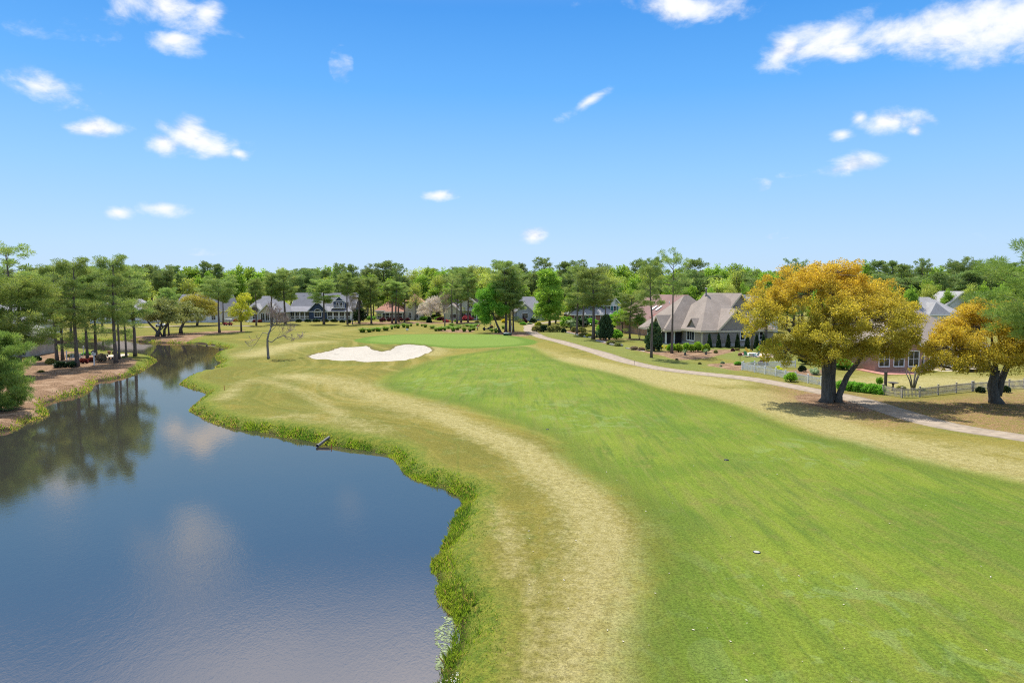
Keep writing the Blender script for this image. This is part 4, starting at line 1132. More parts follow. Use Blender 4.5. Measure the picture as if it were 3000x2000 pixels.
def build_houses():
    GREY = shingle('grey_shingles', (.20,.20,.22)); DGREY = shingle('charcoal_shingles', (.135,.14,.16))
    LGREY = shingle('pale_grey_shingles', (.30,.295,.295)); TAUPE = shingle('taupe_shingles', (.27,.222,.183))
    TERRA = shingle('terracotta_shingles', (.42,.20,.13)); RBROWN = shingle('red_brown_shingles', (.20,.112,.095))
    NAVY = siding('navy_siding', (.020,.045,.105)); WSID = siding('white_siding', (.70,.70,.69)); CREAM = siding('cream_siding', (.55,.50,.38))
    SAGE = siding('sage_siding', (.46,.46,.34)); TSID = siding('taupe_siding', (.30,.255,.212)); STUC = mat('beige_stucco', (.52,.48,.40), .85, .06, 1.2)
    BRICK = brickmat('red_brick', (.34,.135,.085), (.27,.10,.065), (.40,.33,.28)); BRICK2 = brickmat('orange_brick', (.45,.24,.16), (.38,.19,.13), (.45,.38,.32))
    STONE = brickmat('cottage_stone', (.42,.38,.31), (.33,.30,.25), (.45,.42,.37), 2.2); BLUEG = siding('blue_grey_siding', (.30,.34,.40))
    CONC = mat('foundation_block', (.46,.45,.43), .9, .08, 2); DARK = mat('dark_interior', (.02,.02,.022), .8, .1)
    BUFF = mat('buff_trim', (.58,.50,.36), .6, .05, 2); STEEL = mat('steel_pipe', (.25,.25,.26), .5, .1, 4, 0, .4, .6)
    DWOOD = mat('deck_boards', (.36,.33,.29), .85, .15, 5); RAILW = WHITE

    def railing(h, x0, x1, y, z, ht=1.0, name='railing'):
        mb = MB(); mb.box(x0, x1, y-.04, y+.04, z+ht-.08, z+ht); mb.box(x0, x1, y-.03, y+.03, z+.08, z+.14)
        n = max(2, int((x1-x0)/.28))
        for i in range(n+1):
            xx = x0 + (x1-x0)*i/n; mb.box(xx-.025, xx+.025, y-.022, y+.022, z+.14, z+ht-.08)
        mb.build(name, RAILW, h)

    # ---- navy blue house
    h, s = house('house', 940, 940, 'navy blue house with white sunroom windows, a balcony dormer and a dark grey roof')
    xl, xr = -95*s, 95*s
    boxpart(h, 'foundation', CONC, (xl+.3, xr-.3, -.1, 14, -.3, .75))
    block(h, xl+.4, xr-.4, 3.4, 15, 4.8, 9.35, 'x', NAVY, DGREY, .5, z0=.6)
    MB().box(xl+.3, -3.95, .05, 3.45, .75, 3.25).box(2.1, xr-.3, .05, 3.45, .75, 3.25).build('porch_wall', WHITE, h)
    shed(h, xl-.1, xr+.1, -.45, 3.9, 3.22, 5.1, GREY)
    boxpart(h, 'gutter', WHITE, (xl-.1, xr+.1, -.56, -.452, 3.16, 3.4))
    block(h, -3.95, 2.1, -.35, 5.5, 3.7, 6.9, 'y', NAVY, GREY, .5, z0=.75)
    MB().prism([(-1.75,-.94,6.05),(-.1,-.94,6.05),(-.925,-.94,6.85)], (0,.06,0)).box(-.97,-.88,-.98,-.945,5.85,6.7).build('gable_bracket', WHITE, h)
    window(h, -.9, 1.5, 2.3, 1.5, -.36, 0, 4, 1, arch=True, fw=.16)
    for i in range(4):
        x0 = xl + 1.4 + i*1.68
        window(h, x0, 1.72, 1.25, 1.4, .04, 0, 2, 1, fw=.09); window(h, x0, .98, 1.25, .42, .04, 0, 1, 1, fw=.07)
    for i in range(4):
        x0 = 3.2 + i*2.02
        window(h, x0, 1.72, 1.5, 1.4, .04, 0, 2, 1, fw=.09); window(h, x0, .98, 1.5, .42, .04, 0, 1, 1, fw=.07)
    block(h, 3.9, 8.0, 2.0, 9.0, 6.6, 8.4, 'y', NAVY, DGREY, .35, z0=4.2)
    window(h, 5.3, 4.75, .8, 1.5, 1.98, 0, 1, 1); window(h, 6.6, 4.75, .8, 1.5, 1.98, 0, 1, 1)
    boxpart(h, 'balcony', WHITE, (3.4, 8.1, .1, 1.95, 4.28, 4.45), (3.4,3.55,.1,.25,4.46,6.7), (7.95,8.1,.1,.25,4.46,6.7), (3.38,8.12,.08,.27,6.71,6.9))
    railing(h, 3.6, 7.9, .17, 4.5, .95)
    mb = MB(); mb.lathe([(.10,0),(.10,.75)], 8, (-8,8,8.2)); mb.build('vent_pipe', STEEL, h)

    # ---- white gabled house with long grey roof
    h, s = house('house', 580, 945, 'house with a long dark grey roof and a tall white end gable')
    block(h, -8.6, 2.6, 2, 16, 4.4, 9.0, 'x', WSID, DGREY, .5)
    block(h, 2.7, 6.6, 1.2, 17, 4.6, 8.9, 'y', WSID, GREY, .4)
    window(h, -3, 1.0, 1.4, 1.5, 1.99); window(h, -6, 1.0, 1.4, 1.5, 1.99); window(h, 4.6, 1.0, 1.3, 1.5, 1.19); window(h, 4.6, 5.0, .9, 1.0, 1.19, 0, 2, 1)
    # ---- long white house at far left
    h, s = house('house', 330, 948, 'long white house with a pale grey roof seen between the lakeside trunks')
    block(h, -9, 9, 3, 15, 3.4, 7.4, 'x', WSID, LGREY, .5, hip=5)
    block(h, -4.5, 1.5, .4, 6, 3.1, 5.6, 'y', WSID, LGREY, .5)
    block(h, 4.2, 8.0, .9, 6, 3.2, 5.4, 'y', WSID, LGREY, .4)
    for xx in (-7.4,-5.8): window(h, xx, .8, 1.1, 1.7, 2.99)
    for xx in (-3.4,-1.5,.3): window(h, xx, .5, 1.3, 2.0, .39, 0, 2, 1)
    window(h, 6.1, .9, 1.3, 1.5, .89)
    h, s = house('house', -40, 985, 'grey roofed white house partly hidden by pines beyond the channel')
    block(h, -9, 9, 2, 13, 3.3, 7, 'x', WSID, LGREY, .5, hip=5); window(h, 4, .9, 1.3, 1.6, 1.99); window(h, 7, .9, 1.3, 1.6, 1.99)
    # ---- cream house with two gables
    h, s = house('house', 765, 944, 'cream house with twin front gables and a screened back porch')
    block(h, -6.6, 6.4, 3, 15, 3.6, 8.3, 'x', CREAM, GREY, .5, hip=4.5)
    block(h, -4.6, -.2, 1.2, 7, 3.6, 5.9, 'y', CREAM, LGREY, .4)
    block(h, -.1, 4.6, -.4, 7, 3.5, 5.9, 'y', CREAM, LGREY, .4)
    window(h, -2.4, 1.1, 1.5, 1.5, 1.19, 0, 2, 2)
    MB().lathe([(.95,0),(.95,.1)], 20).build('arched_vent', mat('vent_louvre', (.10,.09,.08), .8, .1), h, (-2.4, 1.18, 4.0)).rotation_euler = (R(90), 0, 0)
    for i in range(3): window(h, .75 + i*1.5, .7, 1.2, 2.2, -.41, 0, 2, 1, fw=.12)
    boxpart(h, 'stairs', WHITE, (-4.2,-2.6,-1.6,-.9,0,.3), (-4.2,-2.6,-.9,-.2,0,.6), (-4.2,-2.6,-.2,1.1,0,.9))
    # ---- terracotta roofed house
    h, s = house('house', 1160, 937, 'beige two storey house with terracotta roofs behind a row of maroon shrubs')
    block(h, 2.6, 8.6, 2.5, 13, 6.4, 9.0, 'y', STUC, TERRA, .5, hip=3.4)
    block(h, -7.6, 2.5, 3.5, 13, 3.5, 7.1, 'x', STUC, TERRA, .5, hip=5)
    block(h, -3.6, 2.3, -.3, 4.5, 3.1, 4.9, 'y', STUC, TERRA, .45, hip=2.4)
    for xx in (4.6,7.1):
        window(h, xx, .7, 1.0, 1.9, 2.49, 0, 2, 3); window(h, xx, 4.0, 1.0, 1.5, 2.49, 0, 2, 2)
    for xx in (-6.6,-4.8): window(h, xx, .7, 1.2, 1.7, 3.49, 0, 2, 2)
    for i in range(4): window(h, -2.85 + i*1.5, .5, 1.25, 2.1, -.31, 0, 1, 2, fw=.1)
    # ---- pale green house
    h, s = house('house', 1352, 938, 'pale sage green house with steep gables and an upper balcony')
    block(h, -5.6, -1.0, -.3, 9, 3.9, 5.8, 'y', SAGE, TAUPE, .35)
    block(h, -1.2, 5.4, 2.6, 14, 5.6, 8.6, 'y', SAGE, TAUPE, .45)
    block(h, -7, 9, 8, 16, 4.5, 7.8, 'x', SAGE, TAUPE, .4)
    window(h, -2.9, .9, 2.0, 1.5, -.31, 0, 2, 1)
    for xx in (.4,2.4,4.3): window(h, xx, .6, 1.4, 2.1, 2.59, 0, 2, 1)
    window(h, 3.1, 4.0, 1.9, 1.9, 2.59, 0, 2, 1)
    boxpart(h, 'balcony', WHITE, (-.9, 5.3, 1.2, 2.55, 3.42, 3.6)); railing(h, -.9, 5.3, 1.25, 3.6, 1.0)
    for xx in (-.8, 5.1): boxpart(h, 'porch_column', WHITE, (xx, xx+.2, 1.25, 1.45, 0, 3.4))
    # ---- blue grey house behind the pine cluster
    h, s = house('house', 1545, 940, 'blue grey house half hidden behind the pine cluster and path')
    block(h, -5, 6, 2, 13, 3.6, 8.0, 'x', BLUEG, GREY, .5, hip=4); block(h, -3.6, 2.0, .2, 6, 3.5, 6.0, 'y', BLUEG, LGREY, .4)
    window(h, -.8, .9, 1.9, 1.7, .19, 0, 3, 1); window(h, 3.4, .9, 1.0, 1.7, 1.99)
    for xx in (1.5,2.4,4.6): boxpart(h, 'porch_column', WHITE, (xx, xx+.2, .25, .45, 0, 3.2))
    # ---- brick house with white upper storey
    h, s = house('house', 1752, 952, 'brick house with a white upper storey, teal shutters and grey roofs', R(6))
    block(h, -7.6, 6, 2, 12, 3.2, 6.0, 'x', BRICK, LGREY, .5, hip=4.6)
    block(h, 2.6, 8.2, 4.6, 13, 6.0, 8.9, 'y', WSID, GREY, .45, z0=2.6)
    block(h, 4.0, 12, 7.5, 15, 5.6, 8.6, 'x', WSID, DGREY, .45)
    block(h, -3, 2.5, 6, 12.5, 5.6, 7.6, 'y', WSID, LGREY, .4, z0=3)
    for xx in (-6.4,-5.2): window(h, xx, .8, .9, 1.7, 1.99, 0, 1, 2)
    for xx in (-3.2,-1.2,2.0): window(h, xx, .8, 1.5, 1.7, 1.99, 0, 3, 1)
    for xx in (4.4,6.4):
        w_ = window(h, xx, 4.0, .95, 1.5, 4.59, 0, 2, 2)
        for sx in (-.82,.82): MB().box(sx-.2, sx+.2, -.05, 0, 0, 1.5).build('shutter', mat('teal_shutter', (.04,.17,.15), .6, .1), w_)
    # ---- red brown roofed brick house
    h, s = house('house', 2012, 985, 'orange brick house with a large red brown gable roof behind the taupe house', R(13))
    block(h, -8.4, 8.4, 0, 22, 3.7, 9.3, 'y', BRICK2, RBROWN, .55, trim=BUFF)
    for yy in (4, 6.6): MB().prism([(-5.6, yy, 5.95), (-4.2, yy, 6.87), (-4.2, yy+1.0, 6.87), (-5.6, yy+1.0, 5.95)], (-.05, 0, .12)).build('skylight', WHITE, h)
    mb = MB(); mb.lathe([(.09,0),(.09,.9)], 8, (-3, 3, 7.2)); mb.build('vent_pipe', WHITE, h)
    # ---- taupe house with arborvitae
    X, Y, Z = gp(2056, 1017, -.05)
    h = empty('house', (X, Y, Z), R(14), 'large taupe house with clipped cone shrubs along its wall and a screened porch', 'house')
    block(h, 0, 15, 0, 17, 3.15, 9.4, 'x', TSID, TAUPE, .5, hip=6.4, trim=BUFF)
    block(h, 3.3, 10.2, -.35, 9, 3.3, 6.75, 'y', TSID, TAUPE, .45, trim=BUFF)
    block(h, 7.0, 15.5, 5.5, 18.5, 4.6, 9.6, 'y', TSID, TAUPE, .45, trim=BUFF)
    block(h, -3.6, 11, 7.4, 18.6, 3.0, 9.1, 'x', TSID, TAUPE, .42, hip=7.2, walls=False, trim=BUFF)
    block(h, -3.9, 1.5, 8.3, 12.3, 3.1, 5.3, 'x', TSID, TAUPE, .35, z0=2.7, trim=BUFF)
    block(h, .1, 6, 2.0, 5.6, 3.1, 4.9, 'x', TSID, TAUPE, .3, z0=2.6, trim=None)
    boxpart(h, 'base_board', mat('grey_base', (.42,.40,.37), .7, .05), (-.03, 15.03, -.03, .0, .0, .55), (-.03, -.004, .0, 9, 0, .55), (3.26, 10.24, -.39, -.352, 0, .56))
    boxpart(h, 'corner_board', BUFF, (-.06, .16, -.06, -.004, .56, 3.1), (-.06, -.004, -.004, .16, .56, 3.1))
    window(h, 0, 1.0, 2.7, 1.75, 4.2, R(-90), 3, 1, fw=.16)
    window(h, 8.2, 1.2, .8, 1.4, -.36, 0, 1, 2, fw=.13); window(h, 12.4, 1.2, .8, 1.4, -.01, 0, 1, 2, fw=.13)
    # screened porch
    boxpart(h, 'porch_floor', CONC, (-3.6, 0, 7.4, 15.8, -.1, .12))
    boxpart(h, 'screen_panel', DARK, (-3.4, -3.3, 7.7, 15.6, .12, 2.55), (-3.3, -.02, 7.7, 7.8, .12, 2.55))
    for (a, b) in ((-3.55,7.55),(-3.55,10.2),(-3.55,12.9),(-3.55,15.5),(-1.8,7.55)):
        boxpart(h, 'porch_column', WHITE, (a, a+.26, b, b+.26, .12, 2.75))
    boxpart(h, 'porch_beam', WHITE, (-3.58, -3.28, 7.5, 15.8, 2.551, 2.9), (-3.28, -.02, 7.5, 7.83, 2.551, 2.9))
    shed(h, -3.9, .4, 7.2, 16, 2.92, 2.93, TAUPE, .1)
    mb = MB(); mb.lathe([(.22,0),(.16,.15),(.16,1.3),(.3,1.35),(.3,1.55),(.05,1.6)], 10, (5.6, 8.6, 9.3)); mb.build('flue_pipe', STEEL, h)
    # ---- dark roofs behind it
    h, s = house('house', 2180, 975, 'dark grey hipped roofs with a small white gable behind the taupe house')
    block(h, -6, 9, 2, 14, 5.6, 9.0, 'x', WSID, DGREY, .5, hip=5); block(h, 1.4, 4.6, 1, 6, 7.6, 8.9, 'y', WSID, DGREY, .35, z0=3)
    # ---- brick house behind the golden oak
    h, s = house('house', 2722, 1086, 'red brick house with white framed windows and patio steps behind the golden oaks', R(4))
    block(h, -4.6, 9.5, 2.5, 16, 3.2, 7.7, 'x', BRICK2, TAUPE, .5, hip=6)
    block(h, -7.4, -1.0, 0, 8, 3.0, 5.6, 'y', BRICK2, TAUPE, .45)
    for xx in (-6.2,-4.2,-2.2): window(h, xx, .7, 1.3, 1.9, -.01, 0, 2, 2)
    for xx in (.3,2.4,6.4,8.2): window(h, xx, .5, 1.2, 2.1, 2.49, 0, 2, 2)
    window(h, 4.4, .12, 1.1, 2.4, 2.49, 0, 1, 3, name='door')
    ST = mat('tan_step_stone', (.52,.44,.30), .85, .08, 3)
    for i in range(3): MB().box(1.6-.5*(2-i), 7.4+.5*(2-i), -1.6+.7*i, 2.48, .16*i-.02, .16*(i+1)).build('step', ST, h)
    boxpart(h, 'patio', mat('brick_paving', (.42,.20,.15), .9, .12, 3), (-8.5, 10.5, -3.6, 2.47, -.06, .06))
    # ---- far right roofs
    h, s = house('house', 2818, 968, 'white house end gable above the lower golden oak', R(-8))
    block(h, -4.3, 4.3, 0, 13, 6.4, 9.9, 'y', WSID, LGREY, .45); block(h, 4.4, 15, 4, 12, 6, 9.7, 'x', WSID, LGREY, .45)
    h, s = house('house', 2745, 975, 'pale grey hipped roofs left of the white end gable')
    block(h, -8, 5, 0, 11, 5.2, 8.6, 'x', WSID, LGREY, .45, hip=4.5); block(h, -3, 1.4, -2, 6, 5.0, 7.4, 'y', WSID, LGREY, .4, hip=2)
    h, s = house('house', 2640, 990, 'low taupe roof beyond the brick house at right')
    block(h, -7, 6, 0, 10, 4.8, 7.8, 'x', STUC, TAUPE, .45, hip=4)
    # ---- stone cottage at the left edge
    h, s = house('cottage', 40, 1046, 'cream stone cottage with an arched window at the left edge behind the pine', R(8))
    block(h, -7, 2.3, 0, 8, 3.35, 5.6, 'x', STONE, shingle('moss_grey_shingles', (.22,.225,.19)), .5, hip=4, trim=STUC)
    window(h, 1.15, .5, .9, 1.6, -.01, 0, 2, 2, arch=True, fm=DARK)
    window(h, -1.5, .5, .9, 1.6, -.01, 0, 2, 2, arch=True, fm=DARK)
# ------------------------------------------------------------------ shrubs, grasses, hedges
def bush_mesh(seed, leaf, n=46, per=60, L=.11, W=.075, squash=1.0, shape='round'):
    rng = np.random.default_rng(seed)
    d = runit(rng, n); d[:, 2] = np.abs(d[:, 2])*1.0 - .15
    if shape == 'cone':
        z = rng.uniform(0, 1, n)**1.3; a = rng.uniform(0, 6.28, n); r = .42*(1-z)**.8*rng.uniform(.6, 1, n)*np.where(z < .12, .85, 1)
        C = np.stack([np.cos(a)*r, np.sin(a)*r, z*.93+.04], 1); Rr = rng.uniform(.07, .12, n)
    elif shape == 'box':
        C = np.stack([rng.uniform(-.5,.5,n), rng.uniform(-.5,.5,n), rng.uniform(.1,.92,n)], 1); Rr = rng.uniform(.1,.16,n)
    elif shape == 'loose':
        C = d*np.array([.40,.40,.62])*rng.uniform(.3, 1.1, (n,1)) + np.array([0,0,.30]); Rr = rng.uniform(.10,.2,n)
    else:
        C = d*np.array([.40,.40,.58])*rng.uniform(.72, 1.0, (n,1)) + np.array([0,0,.30]); Rr = rng.uniform(.10,.17,n)
    C[:, 2] = np.maximum(C[:, 2], .04)
    return crown_mesh('leaves', rng, C, Rr, per, L, W, leaf, up=.25, outw=.7, squash=.9)

def stems_mesh(seed):
    rng = random.Random(seed); mb = MB()
    for i in range(4):
        a = i*1.6 + rng.random(); mb.tube([(0,0,0),(.1*math.cos(a),.1*math.sin(a),.25),(.24*math.cos(a),.24*math.sin(a),.55)], [.035,.025,.012], 5, False)
    return mb.mesh('stems', BARK_D)

def palm_mesh(seed, trunk_h, fl, n=26, droop=.8):
    """fronds around a trunk top: curved ribs with paired leaflets"""
    rng = np.random.default_rng(seed)
    V, F, var = [], [], []
    for i in range(n):
        a = i*2.4 + rng.uniform(-.2,.2); el = rng.uniform(.1, 1.25); L = fl*rng.uniform(.8,1.1)
        d = np.array([math.cos(a)*math.cos(el), math.sin(a)*math.cos(el), math.sin(el)])
        side = np.array([-math.sin(a), math.cos(a), 0]); vv = rng.uniform(0,1)
        pts = [np.array([0,0,trunk_h]) + d*L*t + np.array([0,0,-droop*L*.75*t*t]) for t in np.linspace(0,1,12)]
        for k in range(1, 12):
            p, q = pts[k-1], pts[k]; t = (q-p)/np.linalg.norm(q-p)
            ll = .34*fl*math.sin(math.pi*min(1,.12+.86*k/12))
            for s in (-1, 1):
                tip = q + side*s*ll + t*ll*.55 + np.array([0,0,-.25*ll])
                b = len(V); V += [p, p + t*.03*fl + np.array([0,0,.01]), tip, p + side*s*ll*.4 + np.array([0,0,.01])]; F.append((b, b+1, b+2, b+3)); var += [vv*.6+rng.uniform(0,.4)]*4
    return mesh_np('fronds', np.array(V), np.array(F), L_PALM, {'var': np.array(var)})

def grass_clump(seed, nb=260):
    rng = np.random.default_rng(seed)
    V, F, var = [], [], []
    for i in range(nb):
        a = rng.uniform(0, 6.28); r = rng.uniform(0,.22); ln = rng.uniform(.6,1.05); out = rng.uniform(.1,.85)
        b0 = np.array([math.cos(a)*r, math.sin(a)*r, 0]); a2 = a + rng.uniform(-.6,.6)
        d = np.array([math.cos(a2), math.sin(a2), 0]); s = np.array([-d[1], d[0], 0])*.022
        m = b0 + d*out*.4*ln + np.array([0,0,ln*.62]); tp = b0 + d*out*ln + np.array([0,0,ln*(1-.25*out)])
        k = len(V); V += [b0-s, b0+s, m+s*.8, m-s*.8, m-s*.8, m+s*.8, tp+s*.15, tp-s*.15]
        F += [(k,k+1,k+2,k+3),(k+4,k+5,k+6,k+7)]; var += [rng.uniform(0,1)]*8
    return mesh_np('blades', np.array(V), np.array(F), L_GRASSC, {'var': np.array(var)})

def build_plants():
    KIND = {'dark': L_DARK, 'green': L_GREEN, 'bright': L_BRIGHT, 'red': L_RED, 'pink': L_PINK, 'maroon': L_MAROON, 'yellow': L_YEL, 'olive': L_OLIVE, 'grey': L_GRAYG, 'lime': L_LIME, 'brown': L_BUDS}
    cache = {}
    stems = stems_mesh(4)
    rnd = random.Random(12)
    def shrub(x, y, w, hp, kind, label, shape='round', name='shrub', cat='shrub', group=None, depth=1.0, rz=None):
        X, Y, Z = gp(x, y, -.03); s = mpp(Y)
        ww, hh = w*s, max(hp*s, .25)
        if name == 'shrub': key = (kind, shape, rnd.randrange(2))
        else: key = (kind, shape, 0)
        if key not in cache:
            n = {'round': 60, 'loose': 50, 'cone': 90, 'box': 70}[shape]
            big = .13 if kind in ('dark', 'maroon', 'green', 'olive') else .12
            cache[key] = bush_mesh(hash(key[1]) % 97 + len(cache), KIND[kind], n, 64, big, big*.6, shape=shape)
        e = empty(name, (X, Y, Z), rnd.uniform(0, 6.28) if rz is None else rz, label, cat, group, (ww*1.02, ww*1.02*depth, hh*1.05))
        obj('stems', stems, e); obj('leaves', cache[key], e)
        return e
    S = [
     (108,1056,26,16,'dark','dark round shrub on the mulch beside the stone cottage'),(96,1022,22,20,'green','clipped green shrub behind the cottage near the red azalea'),
     (115,1021,19,20,'red','red azalea shrub beside the clipped green one near the cottage'),(178,1078,36,21,'dark','dark clipped shrub left of the pair below the lakeside pines'),
     (209,1077,30,19,'dark','dark clipped shrub right of the pair, touching a pine trunk'),(149,1070,28,20,'olive','olive shrub behind the dark clipped pair'),
     (244,1067,26,18,'red','reddish azalea between the bench and the birdhouse post'),(267,1063,18,16,'red','small reddish azalea close to the birdhouse post'),
     (297,1061,30,26,'brown','rust coloured azalea right of the birdhouse post'),(120,1090,18,7,'olive','low spreading shrub on bare mulch by the young pine'),
     (52,1253,26,20,'green','leafy weed bush at the water line below the young pine'),(215,1043,34,12,'olive','low olive shrub behind the garden bench'),
     (130,1033,40,10,'green','low green shrub strip along the back channel'),(252,1038,30,10,'green','low green shrub behind the white lamp pole'),
     (623,944,9,9,'maroon','maroon shrub by the white gabled house, left of two'),(634,944,8,8,'maroon','maroon shrub by the white gabled house, right of two'),
     (621,940,26,36,'dark','tall dark evergreen shrub against the white gable'),(668,940,15,11,'maroon','maroon shrub behind the red golf cart'),
     (745,945,9,9,'red','red shrub left of the cream house stairs'),(762,945,12,10,'red','red shrub in front of the cream house windows'),(663,932,18,14,'green','green bush behind the umbrella pine trunk'),
     (690,944,14,9,'pink','pink azalea behind the yellow green tree'),(705,944,12,8,'maroon','maroon shrub behind the yellow green tree'),
     (875,943,19,10,'dark','round dark shrub under the left sunroom windows, leftmost of five'),(902,943,19,10,'dark','round dark shrub under the sunroom, second of five'),
     (927,943,21,10,'dark','round dark shrub under the navy gable, middle of five'),(953,943,21,10,'dark','round dark shrub right of the pine before the navy gable'),(979,943,21,10,'dark','round dark shrub under the right sunroom, last of five'),
     (1003,944,16,9,'dark','dark shrub at the right corner of the navy house'),(1054,945,40,47,'dark','big dark evergreen bush between navy and terracotta houses','loose'),(1022,946,14,14,'dark','dark shrub beside the tall slim pine'),
     (1121,943,19,13,'maroon','maroon shrub before the terracotta house, leftmost of five'),(1142,942,17,12,'maroon','maroon shrub before the terracotta house, second of five'),
     (1158,942,15,12,'maroon','maroon shrub before the terracotta house, middle of five'),(1175,942,14,11,'maroon','maroon shrub before the terracotta house, fourth of five'),(1194,942,13,11,'maroon','maroon shrub before the terracotta house, last of five'),
     (1215,935,15,14,'dark','dark round shrub against the cream two storey wall'),(1257,945,19,15,'dark','small dark conifer under the blossoming tree','cone'),
     (1282,937,20,10,'green','green shrub behind the blossoming tree'),(1291,938,22,11,'maroon','maroon shrub between the blossoming tree and pale green gable'),(1306,944,20,9,'pink','pale pink azalea before the pale green house'),(1316,943,10,7,'yellow','small yellow shrub before the pale green house'),
     (1369,938,32,17,'pink','bright pink azalea under the balcony of the pale green house','loose'),(1336,944,12,8,'green','green shrub below the pale green gable window'),(1398,946,14,6,'olive','low olive shrub by the leafy tree'),
     (1523,945,15,13,'brown','brown leafed round shrub by the blue grey house'),(1536,946,17,16,'maroon','maroon dome shrub by the blue grey house'),(1532,951,21,9,'green','green mound shrub in front of the maroon dome'),
     (1562,946,21,16,'dark','dark round shrub left of the tall bright tree'),(1551,950,18,6,'grey','low grey green shrub beside the path bend'),(1577,953,20,12,'lime','yellow green shrub beside the path bend'),(1478,945,18,12,'yellow','yellow shrub behind the pine cluster'),
     (1573,974,30,20,'olive','olive hedge shrub at the path, nearest its bend'),(1592,974,26,22,'dark','dark shrub within the hedge by the path'),(1611,974,28,20,'olive','olive hedge shrub in the middle of the path hedge'),(1632,973,28,22,'olive','olive hedge shrub at the right end of the path hedge'),
     (1652,975,16,14,'dark','small dark shrub below the sago palm'),
     (1682,973,20,17,'olive','clipped round shrub left of the leaning pine'),(1705,974,26,18,'olive','clipped round yellow green shrub by the straight pine'),(1712,985,34,12,'olive','low juniper inside the stone edging, left'),(1728,988,24,12,'lime','low yellow green juniper inside the stone edging'),
     (1806,993,34,30,'green','large green mound shrub right of the dark magnolia'),(1790,1008,28,14,'olive','low juniper at the lower stone edging, left end'),(1812,1012,24,11,'olive','low juniper at the lower stone edging, right end'),
     (1858,1025,26,12,'brown','dry looking perennial clump in the roadside bed, left'),(1880,1027,22,10,'brown','dry looking perennial clump in the roadside bed, right'),(1937,1021,13,10,'yellow','yellow flowering shrub right of the lower magnolia'),(1954,1022,12,9,'yellow','yellow flowering shrub near the slim corner pine'),
     (1945,1000,22,16,'lime','yellow green shrub before the screened porch'),
     (1966,1034,26,28,'bright','bright green shrub in the taupe house bed, leftmost'),(1988,1034,24,27,'bright','bright green shrub in the taupe house bed, second from left'),(2010,1032,22,28,'bright','bright green shrub in the taupe house bed, before the corner'),
     (2026,1033,18,26,'bright','bright green shrub in the taupe house bed, behind the small palm'),(2045,1032,28,32,'bright','tallest bright green shrub below the triple window'),(2068,1034,24,28,'bright','bright green shrub at the right end of the taupe house bed'),
     (2097,1035,12,10,'olive','small olive shrub on the bare mulch bed'),(2147,1028,12,9,'maroon','small maroon shrub left of the fire pit'),(2160,1026,14,9,'olive','small olive shrub left of the fire pit'),
     (2050,1064,11,7,'olive','small tuft shrub on the lawn by the round bed'),(1983,1053,10,5,'dark','tiny dark shrub at the bed edge by the slim pine'),(2112,1072,9,6,'grey','tiny grey shrub in the round mulch bed'),(2117,1062,12,8,'grey','small grey shrub at the top of the round mulch bed'),
     (2162,1067,22,12,'green','green perennial at the left end of the white fence'),(2207,1066,20,11,'green','green perennial just inside the white fence'),(2236,1067,28,15,'maroon','maroon shrub just inside the white fence'),
     (2228,1031,26,20,'green','round green shrub between the cone shrubs and fire pit'),(2211,1021,10,9,'dark','small dark shrub by the palm trunk'),(2254,1016,20,26,'green','loose green shrub near the second palm trunk','loose'),
     (2316,1115,36,32,'bright','bright green bush growing through the white fence','loose'),(2280,1092,24,20,'lime','yellow green shrub inside the white fence','loose'),(2385,1096,32,20,'grey','grey green plant inside the fence, left of the oak trunk','loose'),
     (2350,1088,22,20,'dark','dark shrub inside the fence by the oak trunk'),(2398,1120,14,13,'yellow','yellow shrub at the fence beside the oak trunk'),(2420,1072,60,30,'green','broad green shrub mass behind the oak trunk','loose'),
     (2577,1122,18,26,'green','green shrub beside the dark post inside the far fence','loose'),(2640,1136,26,12,'olive','low shrub by the birdbath inside the far fence'),(2700,1142,22,10,'green','low shrub inside the weathered fence, centre'),
     (2872,1150,24,20,'dark','dark shrub at the weathered fence corner'),(2948,1150,22,22,'dark','dark shrub behind the leaning golden oak'),
    ]
    S += [(1660,960,44,34,'green','leafy green shrub mass between the path hedge and the sago palm','loose'),(1700,958,46,30,'dark','dark leafy shrub behind the sago palm','loose'),(1733,955,34,26,'green','green shrub under the brick house windows, by the topiary','loose'),
     (1722,951,14,24,'dark','tall narrow dark topiary before the brick wall','loose'),(1765,975,40,30,'green','green shrub directly left of the dark conical magnolia','loose'),(1800,958,46,44,'green','tall green shrub behind the dark conical magnolia','loose'),
     (1836,968,40,38,'green','green shrub at the foot of the short dense pine','loose'),(1862,972,38,26,'dark','dark low shrub mass behind the multi stemmed small tree','loose'),(1893,978,40,34,'green','green shrub below the red brown roof','loose'),
     (1925,990,34,40,'olive','olive shrub behind the lower magnolia','loose'),(1950,984,36,42,'green','tall green shrub between red brown and taupe houses','loose'),(1972,992,24,34,'dark','dark shrub at the porch corner of the taupe house','loose'),
     (1240,938,26,12,'green','green shrub at the right corner of the terracotta house','loose'),(1276,932,34,14,'bright','bright shrub mass behind the blossoming tree','loose'),(1420,940,40,20,'green','green shrub behind the black cart','loose'),(1455,938,34,20,'olive','olive shrub behind the leaning leafy tree','loose'),
     (1085,938,30,12,'green','green shrub between the navy and terracotta houses','loose'),(830,942,16,12,'green','green shrub at the left corner of the navy house','loose'),(700,936,24,18,'olive','olive shrub behind the yellow green tree','loose'),(600,936,34,24,'olive','olive shrub mass under the long grey roof','loose'),
     (2270,1036,40,34,'green','leafy green shrub right of the fire pit under the golden oak','loose'),(2300,1060,40,30,'olive','olive shrub under the left side of the golden oak','loose'),(2470,1080,60,34,'green','green shrub mass right of the oak trunk beyond the fence','loose'),(2360,1066,44,34,'dark','dark shrub mass left of the oak trunk beyond the fence','loose')]
